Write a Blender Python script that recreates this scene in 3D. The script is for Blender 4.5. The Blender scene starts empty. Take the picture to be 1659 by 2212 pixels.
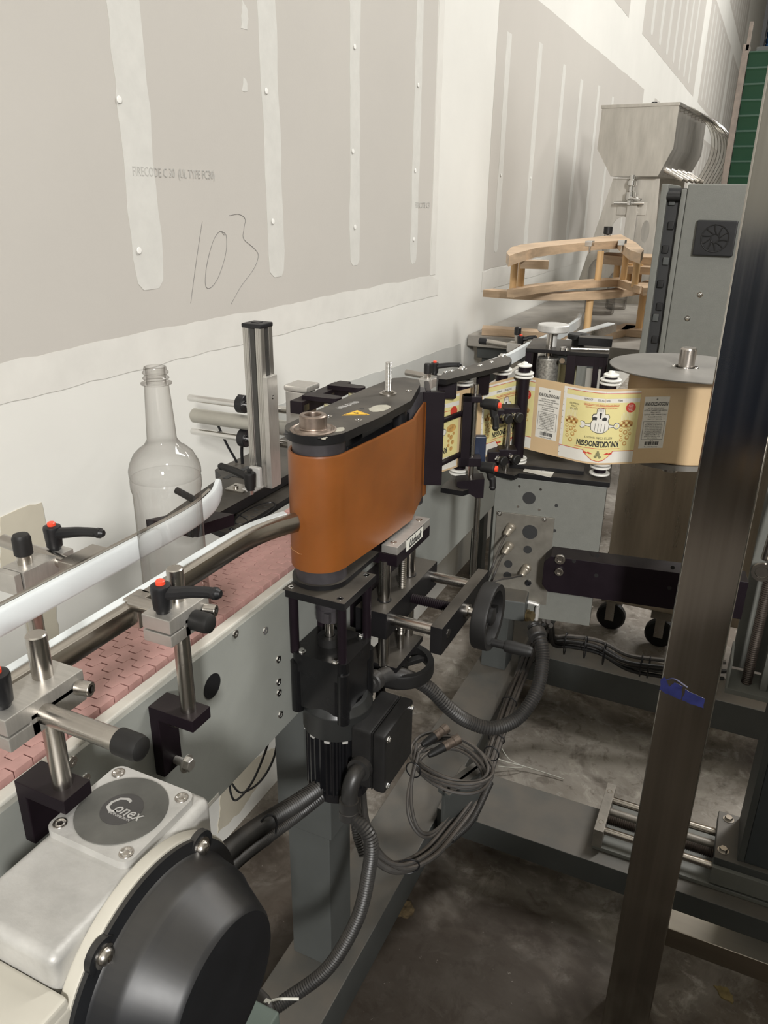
import bpy, bmesh, math, random
from mathutils import Vector as V, Matrix as Mx
R=math.radians; PI=math.pi
random.seed(7)
SC=bpy.context.scene; COL=SC.collection

# ------------------------------------------------------------ camera
cam=bpy.data.cameras.new('camera'); camo=bpy.data.objects.new('camera',cam); COL.objects.link(camo)
cam.sensor_fit='HORIZONTAL'; cam.sensor_width=36; cam.lens=36*1674/1659; cam.clip_start=.02; cam.clip_end=100
yaw,pit,rol=R(-25.07),R(22.09),R(.763)
cf=V((math.sin(yaw)*math.cos(pit),math.cos(yaw)*math.cos(pit),-math.sin(pit)))
cr=V((math.cos(yaw),-math.sin(yaw),0)); cu=cr.cross(cf)
r2=cr*math.cos(rol)+cu*math.sin(rol); u2=-cr*math.sin(rol)+cu*math.cos(rol)
camo.matrix_world=Mx(((r2.x,u2.x,-cf.x,0),(r2.y,u2.y,-cf.y,0),(r2.z,u2.z,-cf.z,1.42),(0,0,0,1)))
SC.camera=camo
# ------------------------------------------------------------ world, lamps, exposure
SC.view_settings.view_transform='Standard'; SC.view_settings.look='None'
SC.view_settings.exposure=0.03; SC.view_settings.gamma=1; SC.view_settings.use_curve_mapping=False
wd=bpy.data.worlds.new('world'); SC.world=wd; wd.use_nodes=True
wd.node_tree.nodes['Background'].inputs[0].default_value=(.9,.92,1,1); wd.node_tree.nodes['Background'].inputs[1].default_value=.10
def area(name,loc,tgt,sx,sy,power,col=(1,.985,.96)):
    l=bpy.data.lights.new(name,'AREA'); l.shape='RECTANGLE'; l.size=sx; l.size_y=sy; l.energy=power; l.color=col
    o=bpy.data.objects.new(name,l); COL.objects.link(o); o.location=loc
    o.rotation_euler=(V(tgt)-V(loc)).to_track_quat('-Z','Y').to_euler(); return o
area('key_lamp',(2.6,-4.2,3.6),(-.8,2.2,1.2),.5,.9,430)
area('overhead_lamp',(1.6,4.2,5.4),(.6,2.4,0),.5,3,240)
area('added_fill_behind',(2.5,-6,5.2),(1.0,-8,1.5),.5,3,70)  # added light for the wall behind, so the post reflects it bright
area('overhead_lamp_far',(2.2,9,5.4),(0,9,0),.5,4,300)

# ------------------------------------------------------------ helpers
def nb(): return bmesh.new()
def T(x,y,z): return Mx.Translation((x,y,z))
def RZ(a): return Mx.Rotation(R(a),4,'Z')
def RX(a): return Mx.Rotation(R(a),4,'X')
def RY(a): return Mx.Rotation(R(a),4,'Y')
def wloc(o):
    p=V(o.location)
    return p+wloc(o.parent) if o.parent else p
def obj(name,b,m,parent=None,label=None,cat=None,group=None,kind=None,ang=35,origin=None):
    me=bpy.data.meshes.new(name)
    bmesh.ops.recalc_face_normals(b,faces=b.faces)
    if origin is None:
        vs=[v.co for v in b.verts]
        origin=V(((min(v.x for v in vs)+max(v.x for v in vs))/2,(min(v.y for v in vs)+max(v.y for v in vs))/2,min(v.z for v in vs)))
    origin=V(origin)
    b.transform(T(*(-origin))); b.to_mesh(me); b.free()
    for p in me.polygons: p.use_smooth=True
    me.set_sharp_from_angle(angle=R(ang))
    for mm in (m if isinstance(m,(list,tuple)) else [m]): me.materials.append(mm)
    o=bpy.data.objects.new(name,me); COL.objects.link(o)
    if parent: o.parent=parent; o.location=origin-wloc(parent)
    else: o.location=origin
    w_=o.modifiers.new('normals','WEIGHTED_NORMAL'); w_.keep_sharp=True; w_.weight=80
    if label: o['label']=label
    if cat: o['category']=cat
    if group: o['group']=group
    if kind: o['kind']=kind
    return o
def thing(name,label,cat,loc,group=None,kind=None):
    o=bpy.data.objects.new(name,None); COL.objects.link(o); o.location=loc; o.empty_display_size=.05
    if kind: o['kind']=kind
    if label: o['label']=label
    if cat: o['category']=cat
    if group: o['group']=group
    return o
def each(name,fn,places,m,parent):
    # one mesh built at the origin, one object per place
    first=None
    for p in places:
        if first is None:
            b=nb(); fn(b); first=obj(name,b,m,parent,origin=(0,0,0)); first.location=V(p)-wloc(parent)
        else:
            c=first.copy(); COL.objects.link(c); c.location=V(p)-wloc(parent)
def dup(root,off,label=None):
    def cp(o,par):
        c=o.copy(); COL.objects.link(c); c.parent=par
        for ch in list(o.children): cp(ch,c)
        return c
    c=cp(root,root.parent); c.location=V(root.location)+V(off)
    if label: c['label']=label
    return c
def _bev(b,vs,w,seg=2):
    if w<=0: return
    es=set()
    for v in vs:
        for e in v.link_edges:
            if len(e.link_faces)==2 and e.calc_face_angle(0)>R(30): es.add(e)
    bmesh.ops.bevel(b,geom=list(es),offset=w,segments=seg,affect='EDGES',profile=.5,clamp_overlap=True)
def box(b,x0,x1,y0,y1,z0,z1,bev=0,M=None,seg=2):
    r=bmesh.ops.create_cube(b,size=1)
    X=T((x0+x1)/2,(y0+y1)/2,(z0+z1)/2)@Mx.Diagonal((abs(x1-x0),abs(y1-y0),abs(z1-z0),1))
    if M is not None: X=M@X
    bmesh.ops.transform(b,matrix=X,verts=r['verts']); _bev(b,r['verts'],bev,seg); return b
def prism(b,pts,z0,z1,M=None,bev=0,seg=2):
    n=len(pts); lo=[b.verts.new((p[0],p[1],z0)) for p in pts]; hi=[b.verts.new((p[0],p[1],z1)) for p in pts]
    b.faces.new(lo[::-1]); b.faces.new(hi)
    for i in range(n): b.faces.new((lo[i],lo[(i+1)%n],hi[(i+1)%n],hi[i]))
    if M is not None: bmesh.ops.transform(b,matrix=M,verts=lo+hi)
    _bev(b,lo+hi,bev,seg); return b
def axisM(p0,p1):
    d=V(p1)-V(p0); return T(*p0)@d.to_track_quat('Z','Y').to_matrix().to_4x4(), d.length
def lathe(b,prof,M=None,seg=24,close=False):
    rings=[]
    for r,z in prof:
        if r<1e-6: rings.append([b.verts.new((0,0,z))])
        else: rings.append([b.verts.new((r*math.cos(2*PI*i/seg),r*math.sin(2*PI*i/seg),z)) for i in range(seg)])
    prs=list(zip(rings,rings[1:]))+([(rings[-1],rings[0])] if close else [])
    for a,c in prs:
        for i in range(seg):
            j=(i+1)%seg
            q=[a[i%len(a)],a[j%len(a)],c[j%len(c)],c[i%len(c)]]
            u=[]
            for v in q:
                if v not in u: u.append(v)
            if len(u)>2:
                try: b.faces.new(u)
                except ValueError: pass
    if M is not None: bmesh.ops.transform(b,matrix=M,verts=[v for r in rings for v in r])
    return b
def cyl(b,p0,p1,r,seg=20,r1=None,ch=0):
    M,L=axisM(p0,p1); r1=r if r1 is None else r1
    pf=[(0,0),(r-ch,0),(r,ch),(r1,L-ch),(r1-ch,L),(0,L)] if ch else [(0,0),(r,0),(r1,L),(0,L)]
    return lathe(b,pf,M,seg)
def lath(b,prof,p0,p1,seg=24,close=False):
    M,L=axisM(p0,p1); return lathe(b,prof,M,seg,close)
def smooth(pts,n=8,closed=False):
    P=[V(p) for p in pts]; o=[]; N=len(P)
    if N<3: return [P[0].lerp(P[-1],i/n) for i in range(n+1)]
    for i in range(N if closed else N-1):
        if closed: a,c,d,e=P[(i-1)%N],P[i],P[(i+1)%N],P[(i+2)%N]
        else:
            c,d=P[i],P[i+1]; a=P[i-1] if i else c*2-d; e=P[i+2] if i+2<N else d*2-c
        for k in range(n):
            t=k/n; o.append(.5*((2*c)+(d-a)*t+(2*a-5*c+4*d-e)*t*t+(3*c-a-3*d+e)*t**3))
    if not closed: o.append(P[-1])
    return o
def tube(b,pts,r,seg=8,n=8,closed=False,rf=None,raw=False):
    P=[V(p) for p in pts] if raw else smooth(pts,n,closed)
    N=len(P); up=None; rings=[]
    for i,p in enumerate(P):
        a=P[(i-1)%N] if (i or closed) else p; c=P[(i+1)%N] if (i<N-1 or closed) else p
        t=(c-a).normalized()
        if up is None: up=t.orthogonal().normalized()
        up=(up-t*up.dot(t)).normalized(); s=t.cross(up)
        rr=rf(i) if rf else r
        rings.append([b.verts.new(p+(up*math.cos(2*PI*k/seg)+s*math.sin(2*PI*k/seg))*rr) for k in range(seg)])
    for i in range(N if closed else N-1):
        A,B=rings[i],rings[(i+1)%N]
        for k in range(seg): b.faces.new((A[k],A[(k+1)%seg],B[(k+1)%seg],B[k]))
    if not closed: b.faces.new(rings[0][::-1]); b.faces.new(rings[-1])
    return b
def resample(P,step):
    o=[P[0]]; acc=0
    for a,c in zip(P,P[1:]):
        L=(c-a).length; 
        if L<1e-9: continue
        t=step-acc
        while t<=L: o.append(a.lerp(c,t/L)); t+=step
        acc=(acc+L)%step if L+acc>=step else acc+L
    return o
def hose(b,pts,r,pitch=.0042,seg=12,n=14):
    P=resample(smooth(pts,n),pitch/2)
    return tube(b,P,r,seg,raw=True,rf=lambda i:r if i%2 else r*.86)
def thread(b,p0,p1,r,pitch=.003,seg=12):
    p0,p1=V(p0),V(p1); n=max(4,int((p1-p0).length/(pitch/2)))
    return tube(b,[p0.lerp(p1,i/n) for i in range(n+1)],r,seg,raw=True,rf=lambda i:r if i%2 else r*.82)
def sweep(b,prof,path,closed=False):
    # prof: (offset to the right of travel, height) ; path horizontal points
    P=[V(p) for p in path]; N=len(P); rings=[]
    for i,p in enumerate(P):
        a=P[(i-1)%N] if (i or closed) else p; c=P[(i+1)%N] if (i<N-1 or closed) else p
        d1=(p-a).normalized() if (p-a).length>1e-9 else (c-p).normalized(); d2=(c-p).normalized() if (c-p).length>1e-9 else d1
        t=(d1+d2).normalized(); k=1/max(.5,t.dot(d1)); s=V((t.y,-t.x,0)).normalized()*k
        rings.append([b.verts.new(p+s*q[0]+V((0,0,q[1]))) for q in prof])
    n=len(prof)
    for i in range(N if closed else N-1):
        A,B=rings[i],rings[(i+1)%N]
        for k in range(n): b.faces.new((A[k],A[(k+1)%n],B[(k+1)%n],B[k]))
    if not closed: b.faces.new(rings[0][::-1]); b.faces.new(rings[-1])
    return b
def xf(b,M): bmesh.ops.transform(b,matrix=M,verts=b.verts); return b
def socket(b,p,d,r,h=None):
    # socket cap screw: head with hex recess; p = seat point, d = outward direction
    h=h or r*1.6; d=V(d).normalized(); M,L=axisM(p,V(p)+d)
    lathe(b,[(0,0),(r,0),(r,h*.9),(r*.92,h),(r*.55,h)],M,18)
    lathe(b,[(r*.55,h),(r*.55,h*.45),(0,h*.45)],M,6)
def button(b,p,d,r):
    d=V(d).normalized(); M,L=axisM(p,V(p)+d)
    lathe(b,[(0,-.0005),(r*1.35,-.0005),(r*1.35,r*.12),(r,r*.12),(r*.95,r*.4),(r*.72,r*.7),(r*.38,r*.82)],M,20)
    lathe(b,[(r*.38,r*.82),(r*.36,r*.4),(0,r*.4)],M,6)
def hexbolt(b,p,d,r,h=None):
    h=h or r*.9; M,L=axisM(p,V(p)+V(d).normalized()); lathe(b,[(0,0),(r*1.35,0),(r*1.35,r*.15),(r,r*.15),(0,r*.15)],M,18); lathe(b,[(0,r*.1),(r,r*.1),(r,h*.85),(r*.9,h),(0,h)],M,6)
def text(name,s,size,M,m,parent,xs=1,ext=.0002,align='CENTER',label=None,bend=None,sp=1,offset=0,shear=0):
    c=bpy.data.curves.new(name,'FONT'); c.body=s; c.size=size; c.align_x=align; c.align_y='CENTER'; c.extrude=ext; c.resolution_u=2; c.space_character=sp; c.offset=offset; c.shear=shear
    o=bpy.data.objects.new('tmp',c); COL.objects.link(o)
    dg=bpy.context.evaluated_depsgraph_get(); me=bpy.data.meshes.new_from_object(o.evaluated_get(dg)); bpy.data.objects.remove(o)
    b=nb(); b.from_mesh(me); bpy.data.meshes.remove(me)
    xf(b,Mx.Diagonal((xs,1,1,1)))
    if bend: 
        for v in b.verts: v.co=bend(v.co)
    else: xf(b,M)
    return obj(name,b,m,parent,label=label)

# ------------------------------------------------------------ materials
def lin(c): return tuple(((x/255)/12.92 if x/255<=.04045 else ((x/255+.055)/1.055)**2.4) for x in c)+(1,)
def mat(name,col,rough=.5,metal=0,var=.12,scale=30,bump=0,bscale=60,rvar=.08,coat=0,stretch=None,spec=.5,sss=0,col2=None,thr=None):
    m=bpy.data.materials.new(name); m.use_nodes=True; nt=m.node_tree; N=nt.nodes; L=nt.links; p=N['Principled BSDF']
    if max(col[:3])>1: col=lin(col[:3])
    else: col=tuple(col[:3])+(1,)
    tc=N.new('ShaderNodeTexCoord'); mp=N.new('ShaderNodeMapping'); L.new(tc.outputs['Object'],mp.inputs[0])
    if stretch: mp.inputs['Scale'].default_value=stretch
    n=N.new('ShaderNodeTexNoise'); n.inputs['Scale'].default_value=scale; n.inputs['Detail'].default_value=5; n.inputs['Roughness'].default_value=.6; L.new(mp.outputs[0],n.inputs[0])
    r=N.new('ShaderNodeValToRGB'); e=r.color_ramp.elements
    c2=lin(col2) if col2 else tuple(max(0,c*(1-var*2)) for c in col[:3])+(1,)
    hi=col if col2 else tuple(min(1,c*(1+var)) for c in col[:3])+(1,)
    a,bb=thr if thr else (.3,.7)
    e[0].position=a; e[0].color=c2; e[1].position=bb; e[1].color=hi
    L.new(n.outputs['Fac'],r.inputs[0]); L.new(r.outputs[0],p.inputs['Base Color'])
    p.inputs['Metallic'].default_value=metal; p.inputs['Specular IOR Level'].default_value=spec
    mr=N.new('ShaderNodeMapRange'); mr.inputs[3].default_value=max(.02,rough-rvar); mr.inputs[4].default_value=min(1,rough+rvar); L.new(n.outputs['Fac'],mr.inputs[0]); L.new(mr.outputs[0],p.inputs['Roughness'])
    if coat: p.inputs['Coat Weight'].default_value=coat
    if sss: p.inputs['Subsurface Weight'].default_value=sss; p.inputs['Subsurface Radius'].default_value=(.02,.006,.002); p.inputs['Subsurface Scale'].default_value=.3
    if bump:
        n2=N.new('ShaderNodeTexNoise'); n2.inputs['Scale'].default_value=bscale; n2.inputs['Detail'].default_value=3; L.new(mp.outputs[0],n2.inputs[0])
        bp=N.new('ShaderNodeBump'); bp.inputs['Strength'].default_value=bump; bp.inputs['Distance'].default_value=.002; L.new(n2.outputs['Fac'],bp.inputs['Height']); L.new(bp.outputs[0],p.inputs['Normal'])
    return m
def dusty(m,col,amt=.6,scale=14):
    # dust settled on faces that look up
    nt=m.node_tree; N=nt.nodes; L=nt.links; p=N['Principled BSDF']
    src=p.inputs['Base Color'].links[0].from_socket
    g=N.new('ShaderNodeNewGeometry'); sx=N.new('ShaderNodeSeparateXYZ'); L.new(g.outputs['True Normal'],sx.inputs[0])
    rr=N.new('ShaderNodeMapRange'); rr.inputs[1].default_value=.5; rr.inputs[2].default_value=.95; L.new(sx.outputs[2],rr.inputs[0])
    tc=N.new('ShaderNodeTexCoord'); n=N.new('ShaderNodeTexNoise'); n.inputs['Scale'].default_value=scale; n.inputs['Detail'].default_value=6; L.new(tc.outputs['Object'],n.inputs[0])
    r2=N.new('ShaderNodeMapRange'); r2.inputs[1].default_value=.3; r2.inputs[2].default_value=.62; r2.inputs[3].default_value=.35; r2.inputs[4].default_value=1; L.new(n.outputs['Fac'],r2.inputs[0])
    mu=N.new('ShaderNodeMath'); mu.operation='MULTIPLY'; L.new(rr.outputs[0],mu.inputs[0]); L.new(r2.outputs[0],mu.inputs[1])
    m2=N.new('ShaderNodeMath'); m2.operation='MULTIPLY'; L.new(mu.outputs[0],m2.inputs[0]); m2.inputs[1].default_value=amt
    mx=N.new('ShaderNodeMix'); mx.data_type='RGBA'; L.new(m2.outputs[0],mx.inputs[0]); L.new(src,mx.inputs[6]); mx.inputs[7].default_value=lin(col); L.new(mx.outputs[2],p.inputs['Base Color'])
    return m
M={}
M['wall']=mat('wall_paint',(.70,.69,.645),.75,var=.02,scale=3,bump=.15,bscale=25)
M['board']=mat('board_paper',(.50,.475,.435),.85,var=.02,scale=2,bump=.05,bscale=300)
M['mud']=mat('joint_mud',(.60,.59,.55),.8,var=.03,scale=25,bump=.12,bscale=120)
M['wallgrey']=mat('grey_wall_tone',(.50,.50,.47),.8,var=.04,scale=6)
M['mud2']=mat('joint_mud_skim',(.66,.645,.60),.8,var=.03,scale=14)
M['dimple']=mat('dimple_mud',(.8,.79,.75),.7,var=.02)
M['pencil']=mat('pencil',(.22,.21,.20),.8)
M['stamp']=mat('stamp_ink',(.46,.45,.42),.8)
M['patch']=mat('bare_board_patch',(.50,.46,.37),.85,var=.05,scale=8)
M['floor']=None
M['plate']=dusty(mat('grey_paint',(.27,.278,.255),.45,var=.04,scale=12,rvar=.1,bump=.05,bscale=200),(150,140,125),.25)
M['frame']=dusty(mat('frame_paint',(.062,.066,.063),.55,var=.08,scale=9),(112,102,90),.5)
M['labgrey']=mat('cabinet_paint',(.15,.152,.135),.5,var=.03,scale=80,bump=.1,bscale=500)
M['wear']=dusty(mat('white_wear_strip',(.62,.60,.54),.5,var=.12,scale=20),(120,105,85),.35,40)
M['uhmw']=mat('white_plastic',(.62,.65,.655),.4,var=.03,scale=10)
M['alu']=mat('milled_aluminium',(.50,.48,.445),.42,.75,var=.06,scale=40,stretch=(1,8,1),rvar=.06)
M['cast']=mat('cast_aluminium',(.52,.51,.485),.5,.4,var=.1,scale=18,bump=.2,bscale=160,rvar=.1)
M['steel']=mat('stainless_rod',(.50,.47,.43),.27,1,var=.12,scale=12,rvar=.08)
M['rail']=mat('rail_steel',(.42,.385,.34),.24,1,var=.12,scale=9,stretch=(1,.15,1),rvar=.06)
M['chrome']=mat('bright_steel',(.75,.74,.72),.15,1,var=.05,scale=30)
M['black']=mat('black_plastic',(.010,.010,.011),.42,var=.1,scale=40,rvar=.08,spec=.4)
M['anod']=dusty(mat('black_anodised',(.009,.0055,.008),.45,var=.1,scale=30,rvar=.08,spec=.18),(90,84,76),.16,20)
M['anoddust']=dusty(mat('dusty_black_plate',(.009,.0085,.009),.45,var=.1,scale=30,spec=.22),(100,94,85),.5,16)
M['motor']=mat('motor_black',(.008,.008,.009),.2,var=.1,scale=30,spec=.6,rvar=.05)
M['rubber']=mat('black_rubber',(.009,.0085,.0082),.55,var=.1,scale=60,spec=.4)
M['hose']=dusty(mat('conduit_black',(.022,.021,.02),.45,var=.1),(85,78,70),.35,30)
M['cable']=dusty(mat('cable_grey',(.05,.046,.042),.6,var=.15,scale=40),(105,95,85),.5,30)
M['red']=mat('red_button',(.78,.07,.03),.35,var=.03)
M['pink']=mat('pink_chain',(.50,.285,.255),.6,var=.13,scale=9,bump=.05,rvar=.06,thr=(.35,.65))
M['pinkd']=mat('chain_pin',(.4,.1,.08),.6)
M['beige']=mat('beige_paint',(.50,.475,.41),.5,var=.04,scale=8)
M['disc']=mat('gear_disc',(.10,.098,.088),.6,var=.22,scale=14)
M['disc2']=mat('gear_disc_dark',(.055,.052,.05),.6,var=.1)
M['logo']=mat('logo_silver',(.42,.41,.39),.5)
# ------------------------------------------------------------ room shell
DY=-9.0   # the floor slab's own origin lies at y=9
def floor_mat():
    m=mat('dirty_concrete',(.17,.145,.12),.62,var=.0,scale=1.3,spec=.28,rvar=.12,bump=.25,bscale=40); nt=m.node_tree; N=nt.nodes; L=nt.links; p=N['Principled BSDF']
    tc=N.new('ShaderNodeTexCoord')
    def noise(s,d,lo,hi,a,b_):
        n=N.new('ShaderNodeTexNoise'); n.inputs['Scale'].default_value=s; n.inputs['Detail'].default_value=d; n.inputs['Roughness'].default_value=.68; n.inputs['Distortion'].default_value=.6; L.new(tc.outputs['Object'],n.inputs[0])
        r=N.new('ShaderNodeMapRange'); r.inputs[1].default_value=lo; r.inputs[2].default_value=hi; r.inputs[3].default_value=a; r.inputs[4].default_value=b_; L.new(n.outputs['Fac'],r.inputs[0]); return r.outputs[0]
    def mix(f,a,col):
        x=N.new('ShaderNodeMix'); x.data_type='RGBA'; L.new(f,x.inputs[0]); 
        if isinstance(a,tuple): x.inputs[6].default_value=a
        else: L.new(a,x.inputs[6])
        x.inputs[7].default_value=col; return x.outputs[2]
    c=mix(noise(1.6,9,.40,.62,0,1),(.14,.115,.09,1),(.34,.31,.27,1))
    c=mix(noise(7,9,.52,.68,0,.55),c,(.52,.48,.42,1))
    c=mix(noise(16,8,.55,.68,0,.5),c,(.60,.56,.50,1))
    c=mix(noise(26,8,.54,.66,0,.5),c,(.07,.052,.038,1))
    c=mix(noise(3.1,6,.56,.66,0,.7),c,(.05,.034,.024,1))
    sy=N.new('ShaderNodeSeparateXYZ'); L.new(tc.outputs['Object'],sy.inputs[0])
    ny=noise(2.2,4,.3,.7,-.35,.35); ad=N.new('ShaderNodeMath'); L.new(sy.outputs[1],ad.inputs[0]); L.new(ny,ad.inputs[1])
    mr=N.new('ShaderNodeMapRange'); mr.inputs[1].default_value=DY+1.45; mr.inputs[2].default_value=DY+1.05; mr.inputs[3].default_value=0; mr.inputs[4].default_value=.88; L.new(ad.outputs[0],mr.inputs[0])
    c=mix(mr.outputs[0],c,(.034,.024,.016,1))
    c=mix(noise(60,3,.70,.76,0,.7),c,(.45,.42,.36,1))
    L.new(c,p.inputs['Base Color']); return m
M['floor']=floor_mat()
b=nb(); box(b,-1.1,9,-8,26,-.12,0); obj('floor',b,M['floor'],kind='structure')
b=nb(); box(b,-1.08,-.93,-8,26,0,6); WALL=obj('wall_left',b,M['wall'],kind='structure')
b=nb(); box(b,8.8,9,-8,26,0,6); obj('wall_right',b,M['wall'],kind='structure')
b=nb(); box(b,-1.1,9,26,26.2,0,6); obj('wall_back',b,M['wall'],kind='structure')
b=nb(); box(b,-1.1,9,-8.2,-8,0,6); obj('wall_front',b,M['wall'],kind='structure')
b=nb(); box(b,-1.1,9,-8,26,6,6.1); obj('ceiling',b,M['wall'],kind='structure')
WX=-.93
MW=Mx(((0,0,1,WX),(1,0,0,0),(0,1,0,0),(0,0,0,1)))   # (y,z,out) -> world
def ragged(pts,amp,step=.02,seed=0):
    rnd=random.Random(seed); o=[]
    for (a,c) in zip(pts,pts[1:]+pts[:1]):
        a,c=V((a[0],a[1])),V((c[0],c[1])); n=max(1,int((c-a).length/step)); d=(c-a).normalized(); nn=V((-d.y,d.x)); w=0
        for i in range(n):
            w=.6*w+rnd.uniform(-amp,amp); q=a.lerp(c,i/n)+nn*w; o.append((q.x,q.y))
    return o
def decal(name,pts,m,th,parent=WALL,amp=0,seed=0,step=.02):
    if amp: pts=ragged(pts,amp,step,seed)
    b=nb(); prism(b,pts,0.0002,th,MW); return obj(name,b,m,parent)
boards=[(-2.5,2.296,1.205,2.10),(2.815,5.93,1.18,2.10),(6.45,9.6,1.18,2.10),(10.1,13.2,1.18,2.1),(1.6,5.1,2.36,3.32),(5.6,8.9,2.36,3.32),(9.4,12.6,2.36,3.32),(13.1,16.5,2.36,3.32),(3.6,7.0,3.6,4.5),(7.5,10.9,3.6,4.5),(11.4,15,3.6,4.5),(-2.5,1.1,2.36,3.32)]
for i,(y0,y1,z0,z1) in enumerate(boards): decal('drywall_panel',[(y0,z0),(y1,z0-.01*(i==0)),(y1,z1),(y0,z1)],M['board'],.0006,amp=.002,seed=i,step=.06)
k=0
def strip(y,w,z0,z1):
    global k; k+=1; rnd=random.Random(k); P=[]
    n=22; L_=[];R_=[]; wl=wr=0
    for i in range(n+1):
        z=z0+.012*i if i<2 else z0+.012+(z1-z0-.012)*(i-1)/(n-1); wl=.7*wl+rnd.uniform(-.003,.003); wr=.7*wr+rnd.uniform(-.003,.003)
        f=(.45 if i==0 else .86 if i==1 else 1)
        L_.append((y-w/2*f+wl,z)); R_.append((y+w/2*f+wr,z))
    decal('mud_strip',L_+R_[::-1],M['mud'],.0011)
for y,w,z0 in ((1.052,.072,1.272),(1.44,.062,1.262),(1.797,.052,1.262),(2.166,.05,1.243),(.62,.07,1.3),(.2,.07,1.3)): strip(y,w,z0,2.06)
for y,z1 in ((2.945,1.945),(3.345,1.975),(3.75,1.955),(4.1,1.94),(4.5,1.96),(4.9,1.95),(5.3,1.95),(5.65,1.95)): strip(y,.055,1.235,z1)
for (y0,y1,z0,z1) in boards[2:11]:
    y=y0+.35
    while y<y1-.2: strip(y,.11,z0+.05,z1-.05); y+=.4
for y,z in ((1.02,1.552),(1.03,1.335),(1.425,1.607),(1.43,1.372),(1.795,1.735),(1.785,1.52),(1.795,1.352),(2.165,1.70),(2.16,1.49),(2.162,1.31),(2.945,1.5),(3.345,1.5)):
    b=nb(); lath(b,[(0,0),(.0055,.0002),(.005,.0010),(0,.0014)],(WX+.002,y,z),(WX+.004,y,z),12); obj('screw_dimple',b,M['dimple'],WALL)
decal('mud_smear',[(1.352,1.70),(1.372,1.70),(1.375,1.73),(1.36,1.745)],M['mud'],.001,amp=.002,step=.006,seed=3)
decal('mud_smear',[(1.345,1.60),(1.362,1.60),(1.36,1.618),(1.35,1.622)],M['mud'],.001,amp=.002,step=.006,seed=4)
decal('mud_skim',[(-1,1.16),(2.37,1.135),(2.37,1.18),(2.3,1.20),(-1,1.208)],M['mud2'],.0008,amp=.002,seed=9,step=.03)
decal('mud_skim',[(2.298,1.2),(2.34,1.2),(2.34,2.1),(2.298,2.1)],M['mud2'],.0008,amp=.001,seed=10)
decal('mud_skim',[(2.8,1.105),(5.9,1.105),(5.9,1.175),(2.8,1.175)],M['mud2'],.0008,amp=.002,seed=12)
decal('bare_patch',[(-0.93,0.692,0.989)[1:],(-0.93,0.765,0.987)[1:],(-0.93,0.764,0.93)[1:],(-0.93,0.762,0.86)[1:],(-0.93,0.757,0.718)[1:],(-0.93,0.7,0.734)[1:],(-0.93,0.699,0.826)[1:],(-0.93,0.702,0.891)[1:],(-0.93,0.674,0.9)[1:]],M['patch'],.0014,amp=.002,seed=5,step=.01)
decal('bare_patch',[(-0.93,1.397,0.094)[1:],(-0.93,1.271,0.056)[1:],(-0.93,1.189,0.036)[1:],(-0.93,1.097,0.044)[1:],(-0.93,1.129,0.168)[1:],(-0.93,1.278,0.137)[1:]],M['patch'],.0014,amp=.004,seed=6,step=.01)
decal('grey_wall_band',[(-0.93,1.351,0.991)[1:],(-0.93,1.632,0.986)[1:],(-0.93,1.977,0.966)[1:],(-0.93,2.606,0.947)[1:],(-0.93,2.672,0.666)[1:],(-0.93,1.625,0.782)[1:],(-0.93,1.34,0.869)[1:]],M['wallgrey'],.0006,amp=.002,seed=15,step=.03)  # band of slightly darker grey on the wall
# pencil 103 and the board stamp
b=nb()
for st in ([(-0.93,1.201,1.376),(-0.93,1.177,1.313),(-0.93,1.151,1.239)],
           [(-0.93,1.257,1.358),(-0.93,1.27,1.349),(-0.93,1.264,1.316),(-0.93,1.236,1.276),(-0.93,1.209,1.26),(-0.93,1.197,1.269),(-0.93,1.206,1.303),(-0.93,1.229,1.342),(-0.93,1.251,1.358),(-0.93,1.264,1.351)],
           [(-0.93,1.283,1.385),(-0.93,1.314,1.387),(-0.93,1.334,1.378),(-0.93,1.328,1.36),(-0.93,1.326,1.342),(-0.93,1.358,1.324),(-0.93,1.373,1.309),(-0.93,1.356,1.285),(-0.93,1.309,1.255),(-0.93,1.272,1.224)]):
    tube(b,[(WX+.0008,p[1],p[2]) for p in st],.00055,5,6)
obj('pencil_number',b,M['pencil'],WALL)
MT=Mx(((0,0,1,WX+.0013),(1,0,0,0),(0,1,0,0),(0,0,0,1)))
text('board_stamp','FIRECODE C 30  (UL TYPE FC30)',.020,MT@T(1.14,1.453,0),M['stamp'],WALL,xs=.75,ext=.0001)
text('board_stamp','FIRECODE C 3',.022,MT@T(2.22,1.40,0),M['stamp'],WALL,xs=.78,ext=.0001)
# ------------------------------------------------------------ conveyor
cv=thing('conveyor','long grey-painted conveyor carrying the pink link belt past the orange pad','conveyor',(-.57,.9,.74))
b=nb(); box(b,-.4975,-.4915,-.3,2.65,.742,.948,.001); obj('side_plate',b,M['plate'],cv)
b=nb(); box(b,-.652,-.646,-.3,2.65,.742,.93,.001); obj('side_plate',b,M['plate'],cv)
b=nb(); box(b,-.512,-.4985,-.3,2.65,.925,.951,.002); obj('wear_strip',b,M['wear'],cv)
b=nb(); box(b,-.645,-.632,-.3,2.65,.915,.945,.002); obj('wear_strip',b,M['wear'],cv)
b=nb(); box(b,-.645,-.499,-.3,2.65,.80,.81); obj('bed_plate',b,M['frame'],cv)
def disc(b,x,y,z,r,d=.0012,seg=24): cyl(b,(x,y,z),(x+d,y,z),r,seg)
b=nb(); 
for u in ((458,1482),):
    p=(-0.492,0.593,0.9); disc(b,-.4915,p[1],p[2],.0150,.0006)
obj('access_hole',b,M['black'],cv)
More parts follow.
